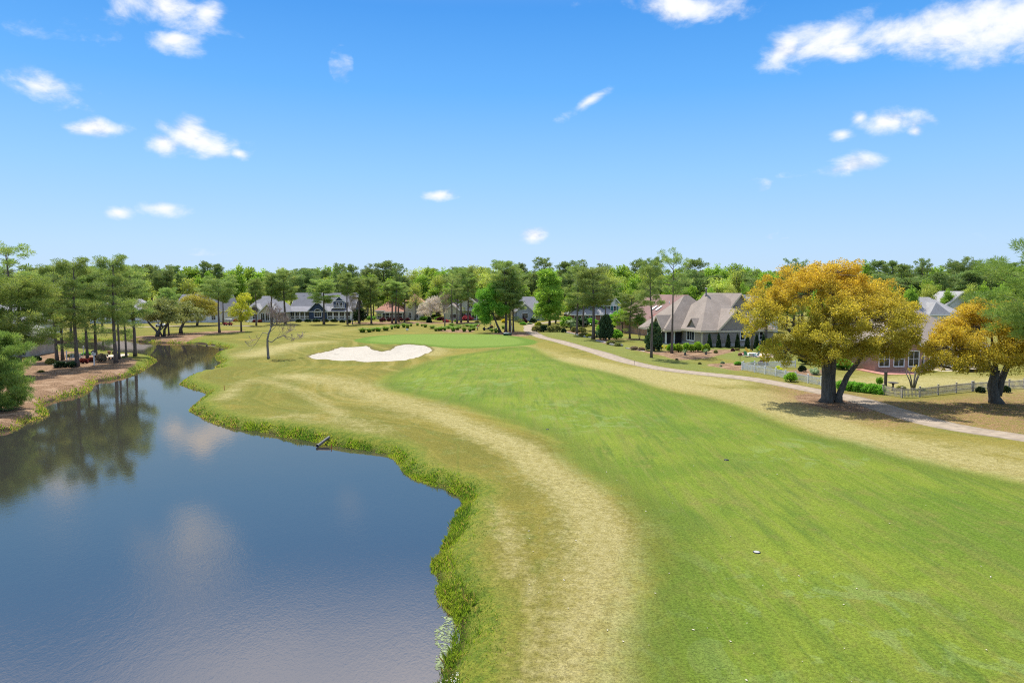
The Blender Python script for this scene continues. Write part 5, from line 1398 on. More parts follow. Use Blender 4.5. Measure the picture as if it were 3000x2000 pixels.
    for it in S:
        x, y, w, hp, k, lab = it[:6]
        shrub(x, y, w, hp, k, lab, it[6] if len(it) > 6 else 'round')
    # arborvitae cones
    for i, x in enumerate((2078,2105,2133,2160,2189,2216,2236)):
        shrub(x, 1019, 17, 35, 'dark', 'dark cone shrub on the taupe wall, %s from the left' % ('first','second','third','fourth','fifth','sixth','seventh')[i], 'cone', 'cone_shrub', 'shrub', 'cone shrubs along the taupe house wall')
    # magnolias
    for x, b, t, w, lab in ((1774,996,924,42,'dark conical magnolia by the stone edging'),(1915,1030,949,48,'dark glossy magnolia behind the tall slim pine by the path')):
        X, Y, Z = gp(x, b, -.05); s = mpp(Y)
        e = empty('magnolia_tree', (X, Y, Z), 0, lab, 'tree', None, (w*s, w*s, (b-t)*s))
        rng = np.random.default_rng(b)
        n = 170; z = rng.uniform(.1, 1, n); a = rng.uniform(0,6.28,n); r = .46*np.sqrt(np.clip(1-((z-.30)/.72)**2,0.02,1))*rng.uniform(.5,1.05,n)
        C = np.stack([np.cos(a)*r, np.sin(a)*r, z*.95], 1)
        obj('crown', crown_mesh('crown', rng, C, rng.uniform(.05,.11,n), 60, .085, .045, L_MAG, up=.2, outw=.8), e)
        mb = MB(); mb.tube([(0,0,0),(0,0,.5),(0,0,.9)], [.075,.045,.01], 7); mb.build('trunk', BARK_D, e)
    # palms
    fr = palm_mesh(3, 0, 1.0, 46, .95); frs = palm_mesh(4, 0, 1.0, 22, .6)
    def palm(x, b, trunk_px, spread_px, label, fm, tr=.22, cat='palm'):
        X, Y, Z = gp(x, b, -.05); s = mpp(Y); th = trunk_px*s; f = spread_px*s/2
        e = empty('palm_tree', (X, Y, Z), 0, label, cat)
        mb = MB(); mb.tube([(0,0,0),(.02,0,th*.5),(0,0,th)], [tr*1.2,tr,tr*.9], 9); mb.build('trunk', BARK_G if tr < .2 else BARK_D, e)
        o = obj('fronds', fm, e, (0,0,th)); o.scale = (f,f,f)
    palm(1674, 968, 24, 60, 'wide drooping dark palm beside the clipped round shrubs', fr, .34)
    palm(1748, 988, 15, 34, 'low palm at the stone edging beside the big pine', fr, .2)
    palm(1740, 950, 22, 40, 'grey green palm in front of the brick wall', frs, .2)
    palm(2007, 1041, 12, 24, 'small stubby palm in the taupe house bed, left', frs, .16)
    palm(2068, 1039, 12, 22, 'small stubby palm in the taupe house bed, right', frs, .16)
    palm(2202, 1026, 62, 38, 'cabbage palm with a bare trunk before the taupe wall, left of two', frs, .2)
    palm(2244, 1014, 66, 36, 'cabbage palm with a bare trunk before the taupe wall, right of two', frs, .2)
    palm(1262, 941, 26, 26, 'small fan palm within the blossoming tree', frs, .15)
    palm(362, 1048, 2, 22, 'green yucca rosette at the foot of the tall lakeside pine', frs, .1, 'yucca')
    # ornamental grasses
    gm = [grass_clump(i) for i in range(3)]
    GR = [(1062,973,18,12),(1082,972,14,11),(1094,970,10,9),(1108,970,16,11),(1130,968,18,11),(1148,965,9,12),(1157,961,7,9),(1166,962,12,11),(1183,960,11,12),(1194,962,10,12),(1204,957,7,8),(1223,956,8,8),(1236,957,6,6),(1246,959,10,9),(1267,962,14,9),
          (1277,970,9,9),(1289,969,18,11),(1303,969,10,10),(1314,962,14,9),(1328,971,14,13),(1322,956,14,8),(1345,961,14,9),(1360,972,12,13),(1377,972,10,10),(1386,968,14,9),(1370,957,12,8),(1384,961,18,10),(1398,955,14,8),
          (1441,972,9,9),(1453,975,11,10),(1461,975,6,7),(1474,963,8,9),(1340,967,12,10)]
    for i, (x, y, w, hp) in enumerate(GR):
        X, Y, Z = gp(x, y, -.02); s = mpp(Y)
        row = 'row behind the green, number' if i < 15 else 'bed beside the black cart, number'
        NUM = ['one','two','three','four','five','six','seven','eight','nine','ten','eleven','twelve','thirteen','fourteen','fifteen','sixteen','seventeen','eighteen']
        lab = ('%s ornamental grass clump from the left in the row behind the putting green' if i < 15 else '%s ornamental grass clump in the pinkish bed by the black cart') % (('first','second','third','fourth','fifth','sixth','seventh','eighth','ninth','tenth','eleventh','twelfth','thirteenth','fourteenth','fifteenth','sixteenth','seventeenth','eighteenth')[i if i < 15 else i-15])
        e = empty('grass_clump', (X, Y, Z), i*1.3, lab, 'ornamental grass', 'ornamental grass clumps behind the green', (w*s*1.5, w*s*1.5, hp*s*1.35))
        obj('blades', gm[i % 3], e)
    # hedge at the fence
    a, b = np.array(gp(2456,1135)), np.array(gp(2590,1152)); n = 260
    rng = np.random.default_rng(8)
    t = rng.uniform(0,1,n); d = (b-a)/np.linalg.norm(b-a); nrm = np.array([-d[1], d[0], 0])
    C = a + (b-a)*t[:,None] + nrm*rng.uniform(-.45,.45,n)[:,None] + np.array([0,0,1])*rng.uniform(.08,.85,n)[:,None]
    c0 = (a+b)/2; e = empty('hedge', tuple(c0), 0, 'clipped green hedge along the path side right of the oak trunk', 'hedge')
    obj('leaves', crown_mesh('leaves', rng, C-c0, rng.uniform(.18,.3,n), 70, .13, .08, L_GREEN), e)
    # crape myrtle stump at the steps
    X, Y, Z = gp(2675, 1138, -.05)
    e = empty('pruned_tree', (X, Y, Z), 0, 'pruned multi stemmed tree with knobbly branches below the patio steps', 'tree')
    mb = MB(); r_ = random.Random(3)
    for i in range(7):
        an = i*.9; tip = (math.cos(an)*.75*r_.uniform(.6,1.2), math.sin(an)*.6, r_.uniform(1.6,2.3)); mb.tube([(math.cos(an)*.1, math.sin(an)*.1, 0), (tip[0]*.45, tip[1]*.45, 1.0), tip], [.08,.06,.045], 6)
        for k in range(3): mb.tube([tip, (tip[0]+r_.uniform(-.3,.3), tip[1]+r_.uniform(-.3,.3), tip[2]+r_.uniform(.1,.4))], [.03,.012], 4)
    mb.build('trunk', BARK_G, e)
    obj('crown', crown_mesh('crown', rng, np.array([(.4,0,2.3),(-.3,.1,2.2),(0,-.2,2.5),(.1,.3,2.1)]), np.array([.3,.3,.3,.25]), 40, .14, .08, L_GOLD, tone=lambda v: v[:,2]*0+.4), e)

def build_shore():
    """the uncut growth along the banks: blades too many to count"""
    rng = np.random.default_rng(17)
    mats = leafmat('shore_grass_blades', (.060,.105,.012), (.155,.195,.016), (.18,.14,.05), .45)
    V, F, var = [], [], []
    seg = np.vstack([_shr[:], _shl[:]])
    A, B = seg[:-1], seg[1:]; ln = np.linalg.norm(B-A, axis=1)
    mid = (A+B)/2; dist = np.hypot(mid[:,0], mid[:,1])
    wgt = ln * (ln < 12) * np.clip(26/dist, .12, 1)**.9
    n = 120000
    wgt = wgt * np.where((mid[:,0] < -24) & (mid[:,1] < 110), .45, 1); k = rng.choice(len(A), n, p=wgt/wgt.sum()); t = rng.uniform(0,1,n)[:,None]
    P = A[k] + (B[k]-A[k])*t
    P = P + rng.normal(0, 1, (n,2))*np.array([.9,.9]) * rng.uniform(.2,1.3,(n,1))
    z, sw, sb, sg = fields(P)
    nz = np.sin(P[:,0]*1.7+np.sin(P[:,1]*1.3)*2)*np.cos(P[:,1]*1.1+.5)*.5 + np.sin(P[:,0]*.53+P[:,1]*.71)*.5
    wide = np.where(P[:,1] < 42, 2.3, 1.1) + .5*nz
    keep = (sw > .02) & (sw < wide) & (rng.uniform(0,1,n) > np.clip((sw-.6)/np.maximum(wide-.3,.5), 0, .93)) & (P[:,1] > 12)
    gap_ = np.array([mnoise.noise(Vector((p[0]*1.1, p[1]*.8, 2.0))) for p in P]) 
    pat = np.array([mnoise.noise(Vector((p[0]*.55, p[1]*.45, 9.0))) for p in P])
    keep &= ~((gap_ < -.10) & (rng.uniform(0,1,n) < .5))
    P, z, sw, nz, gap_, pat = P[keep], z[keep], sw[keep], nz[keep], gap_[keep], pat[keep]; n = len(P)
    D = np.hypot(P[:,0], P[:,1])
    h = np.where(sw < .9, rng.uniform(.10,.28,n), rng.uniform(.04,.11,n)) * np.clip(.9 + 1.0*gap_ + .3*nz, .4, 1.6) * np.where(D > 45, .85, 1)
    w = np.clip(.010*D/18, .010, .05)*1.1
    a = rng.uniform(0,6.28,n); out = rng.uniform(.1,.75,n)*h
    b0 = np.column_stack([P, z-.02]); s = np.column_stack([-np.sin(a), np.cos(a), 0*a])*w[:,None]
    d = np.column_stack([np.cos(a), np.sin(a), 0*a])
    m = b0 + d*(out*.35)[:,None] + np.array([0,0,1])*(h*.6)[:,None]; tp = b0 + d*out[:,None] + np.array([0,0,1])*h[:,None]
    V = np.stack([b0-s, b0+s, m+s*.8, tp, m-s*.8], 1).reshape(-1,3)
    vv = np.clip(.42 + 1.5*pat + rng.normal(0,.18,n) + .15*(sw > 1.0), 0, 1); vv = np.where(rng.uniform(0,1,n) < np.where(P[:,0] < -22, .4, .10), .97, vv*.85)
    me = mesh_np('shore_grass', V, np.arange(n*5).reshape(-1,5), mats, {'var': np.repeat(vv,5)})
    tag(obj('shore_grass', me), kind='stuff')
    # pale algae against the bank
    n = 650
    P = np.array([G(rng.uniform(1275,1335), rng.uniform(1805,1960), ZW) for _ in range(n)])
    sw = fields(P)[1]; ok = (sw < .02) & (sw > -.55 - .3*np.sin(P[:,1]*3)); P = P[ok]; n = len(P)
    r = rng.uniform(.012,.045,n); an = np.linspace(0,6.28,7)[:-1]
    V = np.stack([np.column_stack([P[:,0]+np.cos(q)*r*1.2, P[:,1]+np.sin(q)*r, np.full(n, ZW+.006)+rng.uniform(0,.003,n)]) for q in an],1).reshape(-1,3)
    tag(obj('pond_algae', mesh_np('pond_algae', V, np.arange(n*6).reshape(-1,6), mat('algae', (.19,.235,.11), .8, .25, 8))), kind='stuff')
    # little white wild flowers in the near bank
    P = np.array([G(rng.uniform(1290,1345), rng.uniform(1940,2040)) for _ in range(150)]); z, sw = fields(P)[:2]
    ok = (sw > .1) & (sw < 1.1); P, z = P[ok], z[ok]; n = len(P)
    V = np.stack([np.column_stack([P[:,0]+np.cos(q)*.010, P[:,1]+np.sin(q)*.010, z+.2+.05*np.sin(P[:,0]*40)]) for q in an],1).reshape(-1,3)
    tag(obj('wild_flowers', mesh_np('wild_flowers', V, np.arange(n*6).reshape(-1,6), mat('white_petals', (.7,.7,.66), .7, .05))), kind='stuff')
    # scraps of dry leaf lying on the fairway
    n = 95
    P = np.array([G(rng.uniform(1500,3000), rng.uniform(1150,2000)**1.0) for _ in range(n)]); z = fields(P)[0]
    d = runit(rng, n); d[:,2] = .15; s = np.cross(d, np.array([0,0,1.])); L = rng.uniform(.02,.055,n)[:,None]
    p = np.column_stack([P, z+.03]); V = np.stack([p-d*L, p+s*L*.6, p+d*L, p-s*L*.6],1).reshape(-1,3)
    tag(obj('leaf_litter', mesh_np('leaf_litter', V, np.arange(n*4).reshape(-1,4), mat('dry_leaf_scraps', (.55,.50,.40), .7, .25, 9))), kind='stuff')

# ------------------------------------------------------------------ small things
def build_props():
    WOODW = mat('weathered_pickets', (.52,.47,.40), .85, .18, 5); WP = mat('white_pickets', (.72,.72,.71), .6, .06, 3)
    BLACK = mat('black_plastic', (.018,.018,.02), .4, .1); RUBBER = mat('tyre_rubber', (.02,.02,.02), .85, .1)
    REDP = mat('red_paint', (.33,.03,.03), .35, .08); WHT = mat('white_plastic', (.7,.7,.68), .4, .05)
    GREENP = mat('dark_green_plastic', (.02,.075,.045), .4, .15); SEAT = mat('cart_seat', (.35,.30,.24), .6, .1)
    def fence(px, label, m, ht=.95, gap=.15, pw=.07):
        pts = [np.array(gp(x, y, 0)) for x, y in px]
        e = empty('picket_fence', tuple(pts[0]), 0, label, 'fence'); o = pts[0]
        pk, rl = MB(), MB()
        for a, b in zip(pts[:-1], pts[1:]):
            L = np.linalg.norm((b-a)[:2]); n = max(2, int(L/gap)); d = (b-a)/L; nr = np.array([-d[1], d[0], 0])
            for z in (.28,.74):
                q = [a-o + nr*.02 + [0,0,z], b-o + nr*.02 + [0,0,z], b-o + nr*.02 + [0,0,z+.08], a-o + nr*.02 + [0,0,z+.08]]; rl.prism(q, nr*.035)
            for i in range(n):
                p = a-o + d*(L*(i+.5)/n); u = d*pw/2
                pk.prism([p-u+[0,0,.06], p+u+[0,0,.06], p+u+[0,0,ht-.06], p+[0,0,ht], p-u+[0,0,ht-.06]], -nr*.02)
            m2 = max(1, int(round(L/2.4)))
            for i in range(m2+1):
                if i == m2 and b is not pts[-1]: continue
                p = a-o + d*(L*i/m2); pb = MB(); w = .06
                pb.box(p[0]-w, p[0]+w, p[1]-w+.05, p[1]+w+.05, p[2]-.1, p[2]+ht+.08); pb.box(p[0]-w-.02, p[0]+w+.02, p[1]-w+.03, p[1]+w+.07, p[2]+ht+.081, p[2]+ht+.13)
                pb.build('post', m, e)
        pk.build('pickets', m, e); rl.build('rails', m, e)
    fence([(2174,1084),(2211,1091),(2273,1102),(2331,1113),(2406,1126)], 'white picket fence between the cart path and the garden beds', WP)
    fence([(2178,1081),(2243,1078),(2330,1076)], 'white picket fence turning back from the path behind the maroon shrub', WP)
    fence([(2588,1153),(2643,1164),(2695,1162),(2749,1156),(2802,1150),(2848,1146)], 'weathered grey picket fence angled below the brick house', WOODW)
    fence([(2852,1146),(2913,1143),(3000,1139),(3080,1136)], 'weathered picket fence run behind the leaning golden oak', WOODW)

    def cart(x, y, rz, body, label, roof=True, bed=False):
        X, Y, Z = gp(x, y, 0)
        e = empty('golf_cart', (X, Y, Z), rz, label, 'golf cart')
        mb = MB(); mb.prism([(-1.15,-.55,.28),(1.2,-.55,.28),(1.25,-.55,.62),(.75,-.55,.95),(.55,-.55,.5),(.0,-.55,.46),(-.05,-.55,.72),(-1.15,-.55,.78)], (0,1.1,0)); mb.build('body', body, e)
        for a, b in ((-.75,-.6),(.8,-.6),(-.75,.6),(.8,.6)):
            w = MB(); w.lathe([(.10,-.09),(.24,-.1),(.26,-.05),(.26,.05),(.24,.1),(.10,.09)], 16); o = w.build('wheel', RUBBER, e, (a, b, .26)); o.rotation_euler = (R(90),0,0)
        MB().box(-.55,-.02,-.5,.5,.721,.84).box(-.66,-.551,-.5,.5,.84,1.25).build('seat', SEAT, e)
        if bed: MB().box(-1.5,-.7,-.6,.6,.79,.84).box(-1.5,-1.45,-.6,.6,.841,1.1).box(-1.449,-.7,-.6,-.55,.841,1.1).box(-1.449,-.7,.55,.6,.841,1.1).build('cargo_bed', BLACK, e)
        if roof:
            for a, b in ((.72,-.5),(.72,.5),(-.85,-.5),(-.85,.5)): MB().tube([(a,b,.7),(a*.92,b,1.82)], [.025,.025], 6).build('roof_post', BLACK, e)
            rr = MB(); rr.prism([(-1.05,-.6,1.82),(.85,-.6,1.82),(.75,-.6,1.9),(-.95,-.6,1.9)], (0,1.2,0)); rr.build('roof', WHT, e)
        MB().poly([(.74,-.45,.98),(.74,.45,.98),(.68,.45,1.7),(.68,-.45,1.7)]); s = MB(); s.tube([(.45,-.25,.8),(.28,-.25,1.05)], [.02,.02], 5); s.lathe([(.17,0),(.17,.025)], 12, (.28,-.25,1.05)); s.build('steering_wheel', BLACK, e)
    cart(668, 954, R(175), REDP, 'red golf cart parked on the far path left of the cream house')
    cart(1428, 968, R(180), mat('navy_paint', (.02,.03,.055), .3, .1), 'black utility golf cart with a white canopy under the leafy tree', True, True)
    cart(470, 957, R(0), WHT, 'white golf cart on the far path behind the live oaks')

    # two golfers bending by the black cart
    def person(x, y, rz, shirt, pants, label, bendy=1.0):
        X, Y, Z = gp(x, y, 0)
        e = empty('person', (X, Y, Z), rz, label, 'person')
        def skin(name, nodes, edges, m, root):
            me = bpy.data.meshes.new(name); me.from_pydata([n[:3] for n in nodes], edges, []); me.materials.append(m)
            o = obj(name, me, e); md = o.modifiers.new('skin', 'SKIN')
            for i, n in enumerate(nodes):
                me.skin_vertices[0].data[i].radius = (n[3], n[3]); me.skin_vertices[0].data[i].use_root = (i == root)
            s = o.modifiers.new('sub', 'SUBSURF'); s.levels = s.render_levels = 1
            return o
        f = .38*bendy
        N = [(0,0,.93,.15),(f*.5,0,1.18,.15),(f,0,1.42,.16),(f*1.25,0,1.52,.06),(f*1.5,0,1.63,.095),(f*1.55,0,1.73,.08),
             (0,-.1,.86,.10),(.05,-.11,.48,.075),(-.02,-.12,.06,.05),(.13,-.12,.03,.04),(0,.1,.86,.10),(.02,.12,.48,.075),(-.06,.13,.06,.05),(.09,.13,.03,.04),
             (f,-.2,1.40,.065),(f+.12,-.26,1.13,.05),(f+.34,-.2,.98,.04),(f+.42,-.19,.93,.035),(f,.2,1.40,.065),(f+.1,.26,1.13,.05),(f+.3,.22,.95,.04),(f+.38,.2,.9,.035)]
        E = [(0,1),(1,2),(2,3),(3,4),(4,5),(0,6),(6,7),(7,8),(8,9),(0,10),(10,11),(11,12),(12,13),(2,14),(14,15),(15,16),(16,17),(2,18),(18,19),(19,20),(20,21)]
        skin('body', N, E, mat('skin', (.48,.28,.20), .6, .05), 0)
        skin('shirt', [(0,0,.98,.165),(f*.5,0,1.18,.168),(f,0,1.41,.178),(f,-.2,1.40,.08),(f+.07,-.24,1.22,.072),(f,.2,1.40,.08),(f+.06,.24,1.22,.072)], [(0,1),(1,2),(2,3),(3,4),(2,5),(5,6)], shirt, 0)
        skin('trousers', [(0,0,.94,.165),(0,-.1,.86,.115),(.05,-.11,.55,.09),(0,.1,.86,.115),(.02,.12,.55,.09)], [(0,1),(1,2),(0,3),(3,4)], pants, 0)
        skin('hat', [(f*1.53,0,1.70,.102),(f*1.58,0,1.76,.08),(f*1.53+.13,0,1.71,.05)], [(0,1),(0,2)], WHT, 0)
    person(1399, 968, R(20), mat('orange_shirt', (.55,.10,.04), .8, .08), mat('white_trousers', (.66,.64,.6), .8, .05), 'person in an orange shirt and white trousers standing left of the black cart', .7)
    person(1444, 967, R(200), mat('red_shirt', (.5,.07,.05), .8, .08), mat('khaki_trousers', (.35,.29,.2), .8, .08), 'person in a red shirt bending at the right end of the black cart', 1.2)

    # golf bag lying by the pines
    X, Y, Z = gp(1487, 987, .02)
    e = empty('golf_bag', (X, Y, Z), R(-6), 'dark green golf bag lying on the mulch at the foot of the pine cluster', 'golf bag')
    mb = MB(); mb.tube([(-.95,0,.28),(-.8,0,.29),(.2,0,.29),(.75,0,.27),(.9,0,.25)], [.22,.28,.27,.26,.18], 12); mb.build('bag', GREENP, e)
    mb = MB(); mb.tube([(-.9,-.02,.53),(-.4,-.02,.62),(.3,-.02,.58)], [.06,.09,.07], 8); mb.build('towel', WHT, e)
    mb = MB(); mb.lathe([(.17,-.03),(.17,.03)], 14); mb.build('wheel', RUBBER, e, (.8,-.3,.17)).rotation_euler = (R(90),0,0)
    # bin and pole, white posts
    X, Y, Z = gp(1453, 974, 0)
    e = empty('waste_bin', (X, Y, Z), 0, 'dark green bin beside a thin pole by the leaning leafy tree', 'bin')
    MB().lathe([(.24,0),(.28,.05),(.30,.95),(.33,.97),(.33,1.02),(.2,1.1),(.05,1.13)], 16).build('bin_body', GREENP, e); MB().lathe([(.305,.55),(.315,.57),(.305,.59)], 16).build('band', BLACK, e)
    MB().tube([(-.33,0,0),(-.33,0,2.3)], [.035,.03], 7).build('pole', BLACK, e)
    for x, y, ht, lab in ((1484,973,2.2,'white post left of two among the cluster pines'),(1498,974,1.6,'shorter white post right of two among the cluster pines')):
        X, Y, Z = gp(x, y, -.05); mb = MB(); mb.box(-.07,.07,-.07,.07,0,ht); mb.box(-.09,.09,-.09,.09,ht+.001,ht+.05); tag(mb.build('white_post', WHT, None, (X,Y,Z)), lab, 'post')
    # birdhouse, lamp pole, sign post, bench, urns, tables in the lakeside garden
    X, Y, Z = gp(276, 1072, -.05)
    e = empty('birdhouse', (X, Y, Z), 0, 'white birdhouse on a white post in the lakeside mulch', 'birdhouse')
    MB().box(-.06,.06,-.06,.06,0,1.45).build('post', WHT, e); MB().box(-.2,.2,-.16,.16,1.451,1.85).prism([(-.2,-.16,1.851),(.2,-.16,1.851),(0,-.16,2.1)], (0,.32,0)).build('box', WHT, e)
    MB().prism([(-.3,-.24,1.82),(0,-.24,2.16),(0,-.24,2.2),(-.34,-.24,1.82)], (0,.48,0)).prism([(.3,-.24,1.82),(.34,-.24,1.82),(0,-.24,2.2),(0,-.24,2.16)], (0,.48,0)).build('roof', DW := mat('dark_tin', (.07,.06,.055), .6, .1), e)
    MB().lathe([(.05,0),(.05,.02)], 10).build('entry_hole', BLACK, e, (0,-.162,1.65)).rotation_euler = (R(90),0,0)
    X, Y, Z = gp(246, 1049, -.05); e = empty('lamp_pole', (X, Y, Z), 0, 'slim white lamp pole with a cross arm in the lakeside garden', 'lamp')
    MB().tube([(0,0,0),(0,0,1.7)], [.05,.04], 8).tube([(-.35,0,1.55),(0,0,1.7),(.35,0,1.55)], [.025,.03,.025], 6).build('pole', WHT, e); MB().lathe([(.05,0),(.11,.1),(.11,.25),(.03,.33)], 10, (0,0,1.7)).build('lantern', WHT, e)
    X, Y, Z = gp(196, 1056, -.05); mb = MB(); mb.box(-.05,.05,-.05,.05,0,1.5); mb.box(-.07,.07,-.07,.07,1.501,1.56); tag(mb.build('white_post', WHT, None, (X,Y,Z)), 'thin white garden post left of the bench', 'post')
    X, Y, Z = gp(222, 1057, 0); e = empty('garden_bench', (X, Y, Z), R(4), 'pale grey garden bench behind the dark clipped shrubs', 'bench')
    BG = mat('grey_bench_wood', (.42,.42,.42), .8, .1, 5)
    MB().box(-.85,.85,-.25,.22,.40,.46).build('seat', BG, e)
    mb = MB()
    for i in range(9): mb.box(-.82+i*.2,-.74+i*.2,.2,.24,.461,.88)
    mb.box(-.85,.85,.19,.25,.881,.95); mb.build('backrest', BG, e)
    for a in (-.78,.72):
        for b in (-.22,.16): MB().box(a,a+.06,b,b+.06,0,.399).build('leg', BG, e)
    TERR = mat('terracotta_pot', (.36,.18,.10), .8, .1)
    for x, y, lab in ((320,1036,'terracotta urn on the paved spot by the back channel'),(333,1037,'olive coloured urn beside the terracotta one')):
        X, Y, Z = gp(x, y, 0); tag(MB().lathe([(.14,0),(.12,.05),(.26,.25),(.28,.4),(.2,.52),(.25,.58),(.21,.57)], 16).build('urn', TERR if x == 320 else mat('olive_pot', (.17,.16,.08), .8, .1), None, (X,Y,Z)), lab, 'urn')
    for x, y, lab in ((310,1043,'small dark stone table by the urns'),(325,1055,'small dark stone stool left of the tall lakeside pine')):
        X, Y, Z = gp(x, y, 0); e = empty('garden_table', (X,Y,Z), .3, lab, 'table'); MB().box(-.4,.4,-.22,.22,.36,.43).build('table_top', DW, e)
        for a in (-.26,.16): MB().prism([(a-.08,-.14,0),(a+.18,-.14,0),(a+.1,-.14,.359),(a,-.14,.359)], (0,.28,0)).build('leg', DW, e)
    c = np.array(gp(316,1041,.02)); an = np.linspace(0,6.28,25)[:-1]
    tag(MB().prism([(c[0]+1.7*math.cos(q)+1, c[1]+3.2*math.sin(q), c[2]+.02) for q in an], (0,0,.03)).build('stone_paving', mat('pale_paving', (.52,.42,.33), .9, .1, 3)), kind='structure')
    # stakes, culvert, headwall, rake, marker
    RW = mat('red_stake', (.36,.045,.03), .7, .1)
    for x, y, ht, lab, m in ((970,1283,.55,'red hazard stake on the bank above the culvert pipe',RW),(657,1141,.5,'small red hazard stake on the pond point',RW),(1858,1071,.7,'thin brown stake at the edge of the cart path',mat('brown_stake',(.13,.08,.05),.8,.1))):
        X, Y, Z = gp(x, y, -.08); w = .025; mb = MB(); mb.box(-w,w,-w,w,0,ht); mb.prism([(-w,-w,ht+.001),(w,-w,ht+.001),(0,-w,ht+.04)],(0,2*w,0)); tag(mb.build('stake', m, None, (X,Y,Z)), lab, 'stake')
    a = Vector((*G(930,1310,ZW), ZW+.10)); b = Vector((*G(963,1298,ZW), ZW+.42)); b = b + (b-a)*.05
    mb = MB(); n = 20
    e = empty('culvert_pipe', tuple(a), 0, 'black drain pipe poking out of the bank into the pond', 'pipe')
    mb.tube([Vector((0,0,0)), (b-a)*.5, b-a], [.105,.105,.105], n, False); mb.tube([Vector((0,0,0)), (b-a)*.5], [.085,.085], n, False)
    mb.build('pipe', mat('corrugated_black', (.095,.095,.095), .55, .2, 12, .5), e); MB().tube([Vector((0,0,0)), (b-a)*.03], [.135,.135], n, False).tube([Vector((0,0,0)), (b-a)*.03], [.10,.10], n, False).build('rim', mat('grey_rim', (.20,.20,.20), .6, .1), e)
    X, Y, Z = gp(622, 1003, -.5); e = empty('headwall', (X,Y,Z), 0, 'small timber headwall at the end of the far shore', 'retaining wall')
    MB().box(-1.1,1.0,0,.25,0,.75).build('wall', mat('grey_timber', (.36,.31,.26), .9, .15, 3), e); MB().box(-1.3,-1.101,-.1,.4,0,.95).build('post', mat('dark_timber', (.06,.05,.045), .9, .15, 3), e)
    X, Y, Z = gp(982, 1034, .03); mb = MB(); mb.tube([(-.7,.2,.03),(.7,-.2,.05)], [.018,.018], 6); mb.box(-.98,-.68,.1,.3,0,.05)
    e = empty('bunker_rake', (X,Y,Z), 0, 'small rake lying on the sand of the bunker', 'rake'); mb = MB(); mb.tube([(-.6,.2,.03),(.7,-.2,.05)], [.018,.018], 6); mb.build('handle', BLACK, e); MB().box(-.9,-.6,.02,.38,0,.06).build('head', BLACK, e)
    X, Y, Z = gp(1193, 968, 0); e = empty('tee_marker', (X,Y,Z), .4, 'small white marker box on the mound behind the green', 'marker'); MB().box(-.28,.28,-.2,.2,.12,.55).build('box', WHT, e); MB().box(-.22,-.16,-.1,.1,0,.119).box(.16,.22,-.1,.1,0,.119).build('feet', BLACK, e)
    for x, y, m, lab in ((2128,1344,BLACK,'round black drain cover in the middle of the fairway'),(2217,1613,mat('pale_drain', (.36,.36,.33), .7, .1),'pale round drain cover on the near fairway'),(1604,1255,BLACK,'small dark sprinkler head at the fairway edge')):
        X, Y, Z = gp(x, y, .02); e = empty('drain_cover', (X,Y,Z), 0, lab, 'drain cover'); r = .12 if x != 1604 else .09; MB().lathe([(r,0),(r,.012),(r*.8,.02),(.02,.022)], 18).build('lid', m, e); MB().lathe([(r*1.25,-.02),(r*1.25,.006),(r*1.02,.008)], 18).build('rim', BLACK, e)
    # stone edgings
    EDG = mat('edging_stone', (.50,.47,.43), .9, .15, 6)
    for k, (px, lab) in enumerate((([(1657,975),(1680,979),(1705,985),(1733,990)],'stone edging in front of the clipped round shrubs'),([(1747,1000),(1770,1004),(1795,1011),(1824,1013)],'stone edging along the lower juniper bed'),([(1834,1020),(1860,1024),(1885,1030),(1906,1036)],'stone edging along the roadside perennial bed'))):
        L = catmull([G(x, y) for x, y in px], 8, False); mb = MB(); r_ = random.Random(k); o = L[0]; z0 = terr(*o)
        for i in range(len(L)-1):
            d = L[i+1]-L[i]; q = L[i]-o; ln = np.linalg.norm(d); u = d/ln; n_ = np.array([-u[1],u[0]])*.13; hh = r_.uniform(.14,.22)
            P = [q-n_+u*.02, q+u*ln*.97-n_, q+u*ln*.97+n_, q+n_+u*.02]; mb.prism([(p[0],p[1],-.08) for p in P], (0,0,hh+.08))
        tag(mb.build('stone_edging', EDG, None, (o[0],o[1],z0)), lab, 'edging')
    # fire pit, chairs, basket on pole, birdbath
    c = np.array(gp(2221,1041,0)); tag(MB().prism([(c[0]+2.6*math.cos(q), c[1]+4.4*math.sin(q), c[2]-.05) for q in an], (0,0,.09)).build('patio_paving', mat('pink_paving', (.50,.39,.32), .9, .1, 2)), kind='structure')
    X, Y, Z = gp(2204,1044,.04); e = empty('fire_pit', (X,Y,Z), 0, 'round white fire pit table ringed by coloured garden chairs', 'fire pit')
    MB().lathe([(.5,0),(.52,.35),(.68,.4),(.68,.48),(.35,.48),(.3,.36)], 20).build('bowl', WHT, e); MB().lathe([(.29,.37),(.02,.44)], 14).build('ashes', BLACK, e)
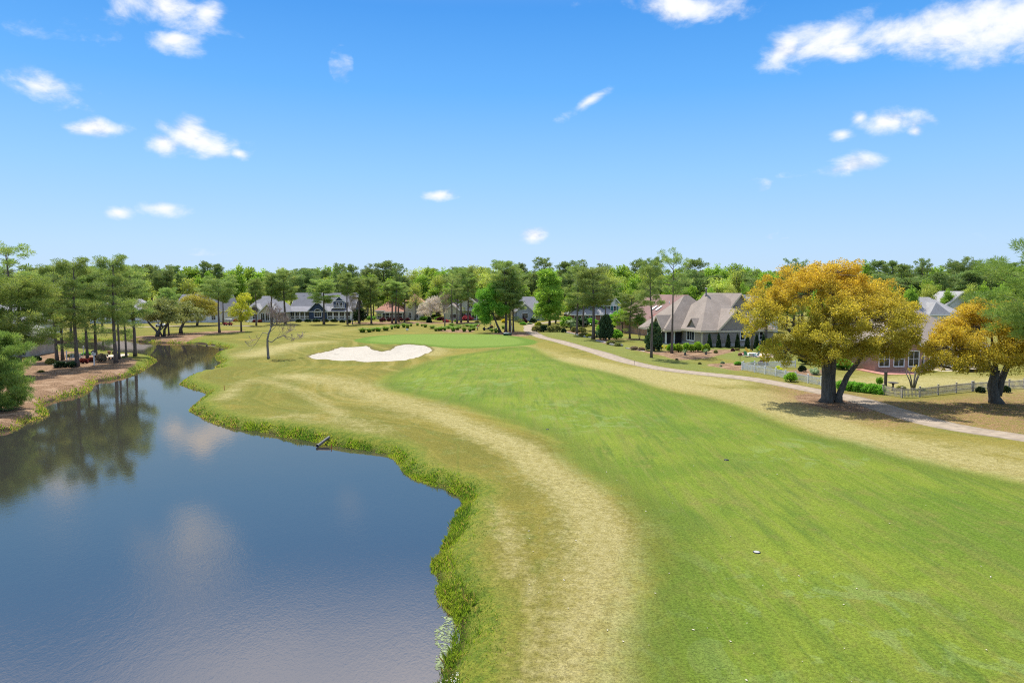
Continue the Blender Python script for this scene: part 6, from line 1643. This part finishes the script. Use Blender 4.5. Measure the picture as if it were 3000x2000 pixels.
    def chair(x, y, rz, col, label):
        X, Y, Z = gp(x, y, .04); e = empty('garden_chair', (X,Y,Z), rz, label, 'chair', 'garden chairs around the fire pit'); m = mat(label.split()[0]+'_chair_paint', col, .5, .06)
        s = MB()
        for i in range(5): s.prism([(-.26+i*.11,-.42,.36),(-.17+i*.11,-.42,.36),(-.17+i*.11,.18,.24),(-.26+i*.11,.18,.24)], (0,0,.025))
        s.build('seat', m, e); s = MB()
        for i in range(5): s.prism([(-.27+i*.115,.18,.25),(-.17+i*.115,.18,.25),(-.165+i*.115,.46,.95-.02*(i-2)**2),(-.275+i*.115,.46,.95-.02*(i-2)**2)], (0,.025,0))
        s.build('backrest', m, e)
        for a in (-.38,.28):
            MB().box(a,a+.1,-.48,.32,.56,.585).build('armrest', m, e); MB().box(a+.02,a+.07,-.44,-.36,0,.559).build('leg', m, e); MB().prism([(a+.02,-.3,.3),(a+.02,.42,0),(a+.02,.5,0),(a+.02,-.3,.38)], (.05,0,0)).build('leg', m, e)
    chair(2171,1041,R(75),(.50,.10,.11),'red garden chair left of the fire pit')
    chair(2187,1046,R(130),(.10,.34,.20),'green garden chair nearest the fence by the fire pit')
    chair(2191,1035,R(30),(.58,.42,.04),'yellow garden chair behind the fire pit')
    chair(2217,1047,R(215),(.22,.36,.38),'teal garden chair right of the fire pit')
    X, Y, Z = gp(2168,1057,-.05); e = empty('feeder_post', (X,Y,Z), 0, 'brown wooden box on a thin pole near the white fence corner', 'bird feeder')
    MB().tube([(0,0,0),(0,0,.9)],[.025,.025],6).build('pole', BLACK, e); MB().box(-.27,.27,-.2,.2,.901,1.22).build('box', mat('brown_box', (.24,.10,.06), .8, .12), e); MB().prism([(-.33,-.25,1.221),(.33,-.25,1.221),(0,-.25,1.36)], (0,.5,0)).build('roof', mat('brown_lid', (.16,.08,.05), .8, .12), e)
    X, Y, Z = gp(2616,1138,-.05); e = empty('birdbath', (X,Y,Z), 0, 'dark bowl shaped birdbath inside the weathered fence', 'birdbath')
    MB().lathe([(.24,0),(.1,.08),(.08,.6),(.14,.7)], 12).build('pedestal', DW, e); MB().lathe([(.1,.701),(.5,.84),(.55,.88),(.48,.87),(.06,.8)], 18).build('bowl', DW, e)
    X, Y, Z = gp(2594,1126,-.05); mb = MB(); mb.box(-.12,.12,-.12,.12,0,1.6); mb.box(-.15,.15,-.15,.15,1.601,1.66); tag(mb.build('dark_post', DW, None, (X,Y,Z)), 'square dark post inside the weathered fence beside a shrub', 'post')
build_camera(); build_sky(); build_ground(); build_water(); build_path()
build_trees(); build_houses(); build_plants(); build_shore(); build_props()
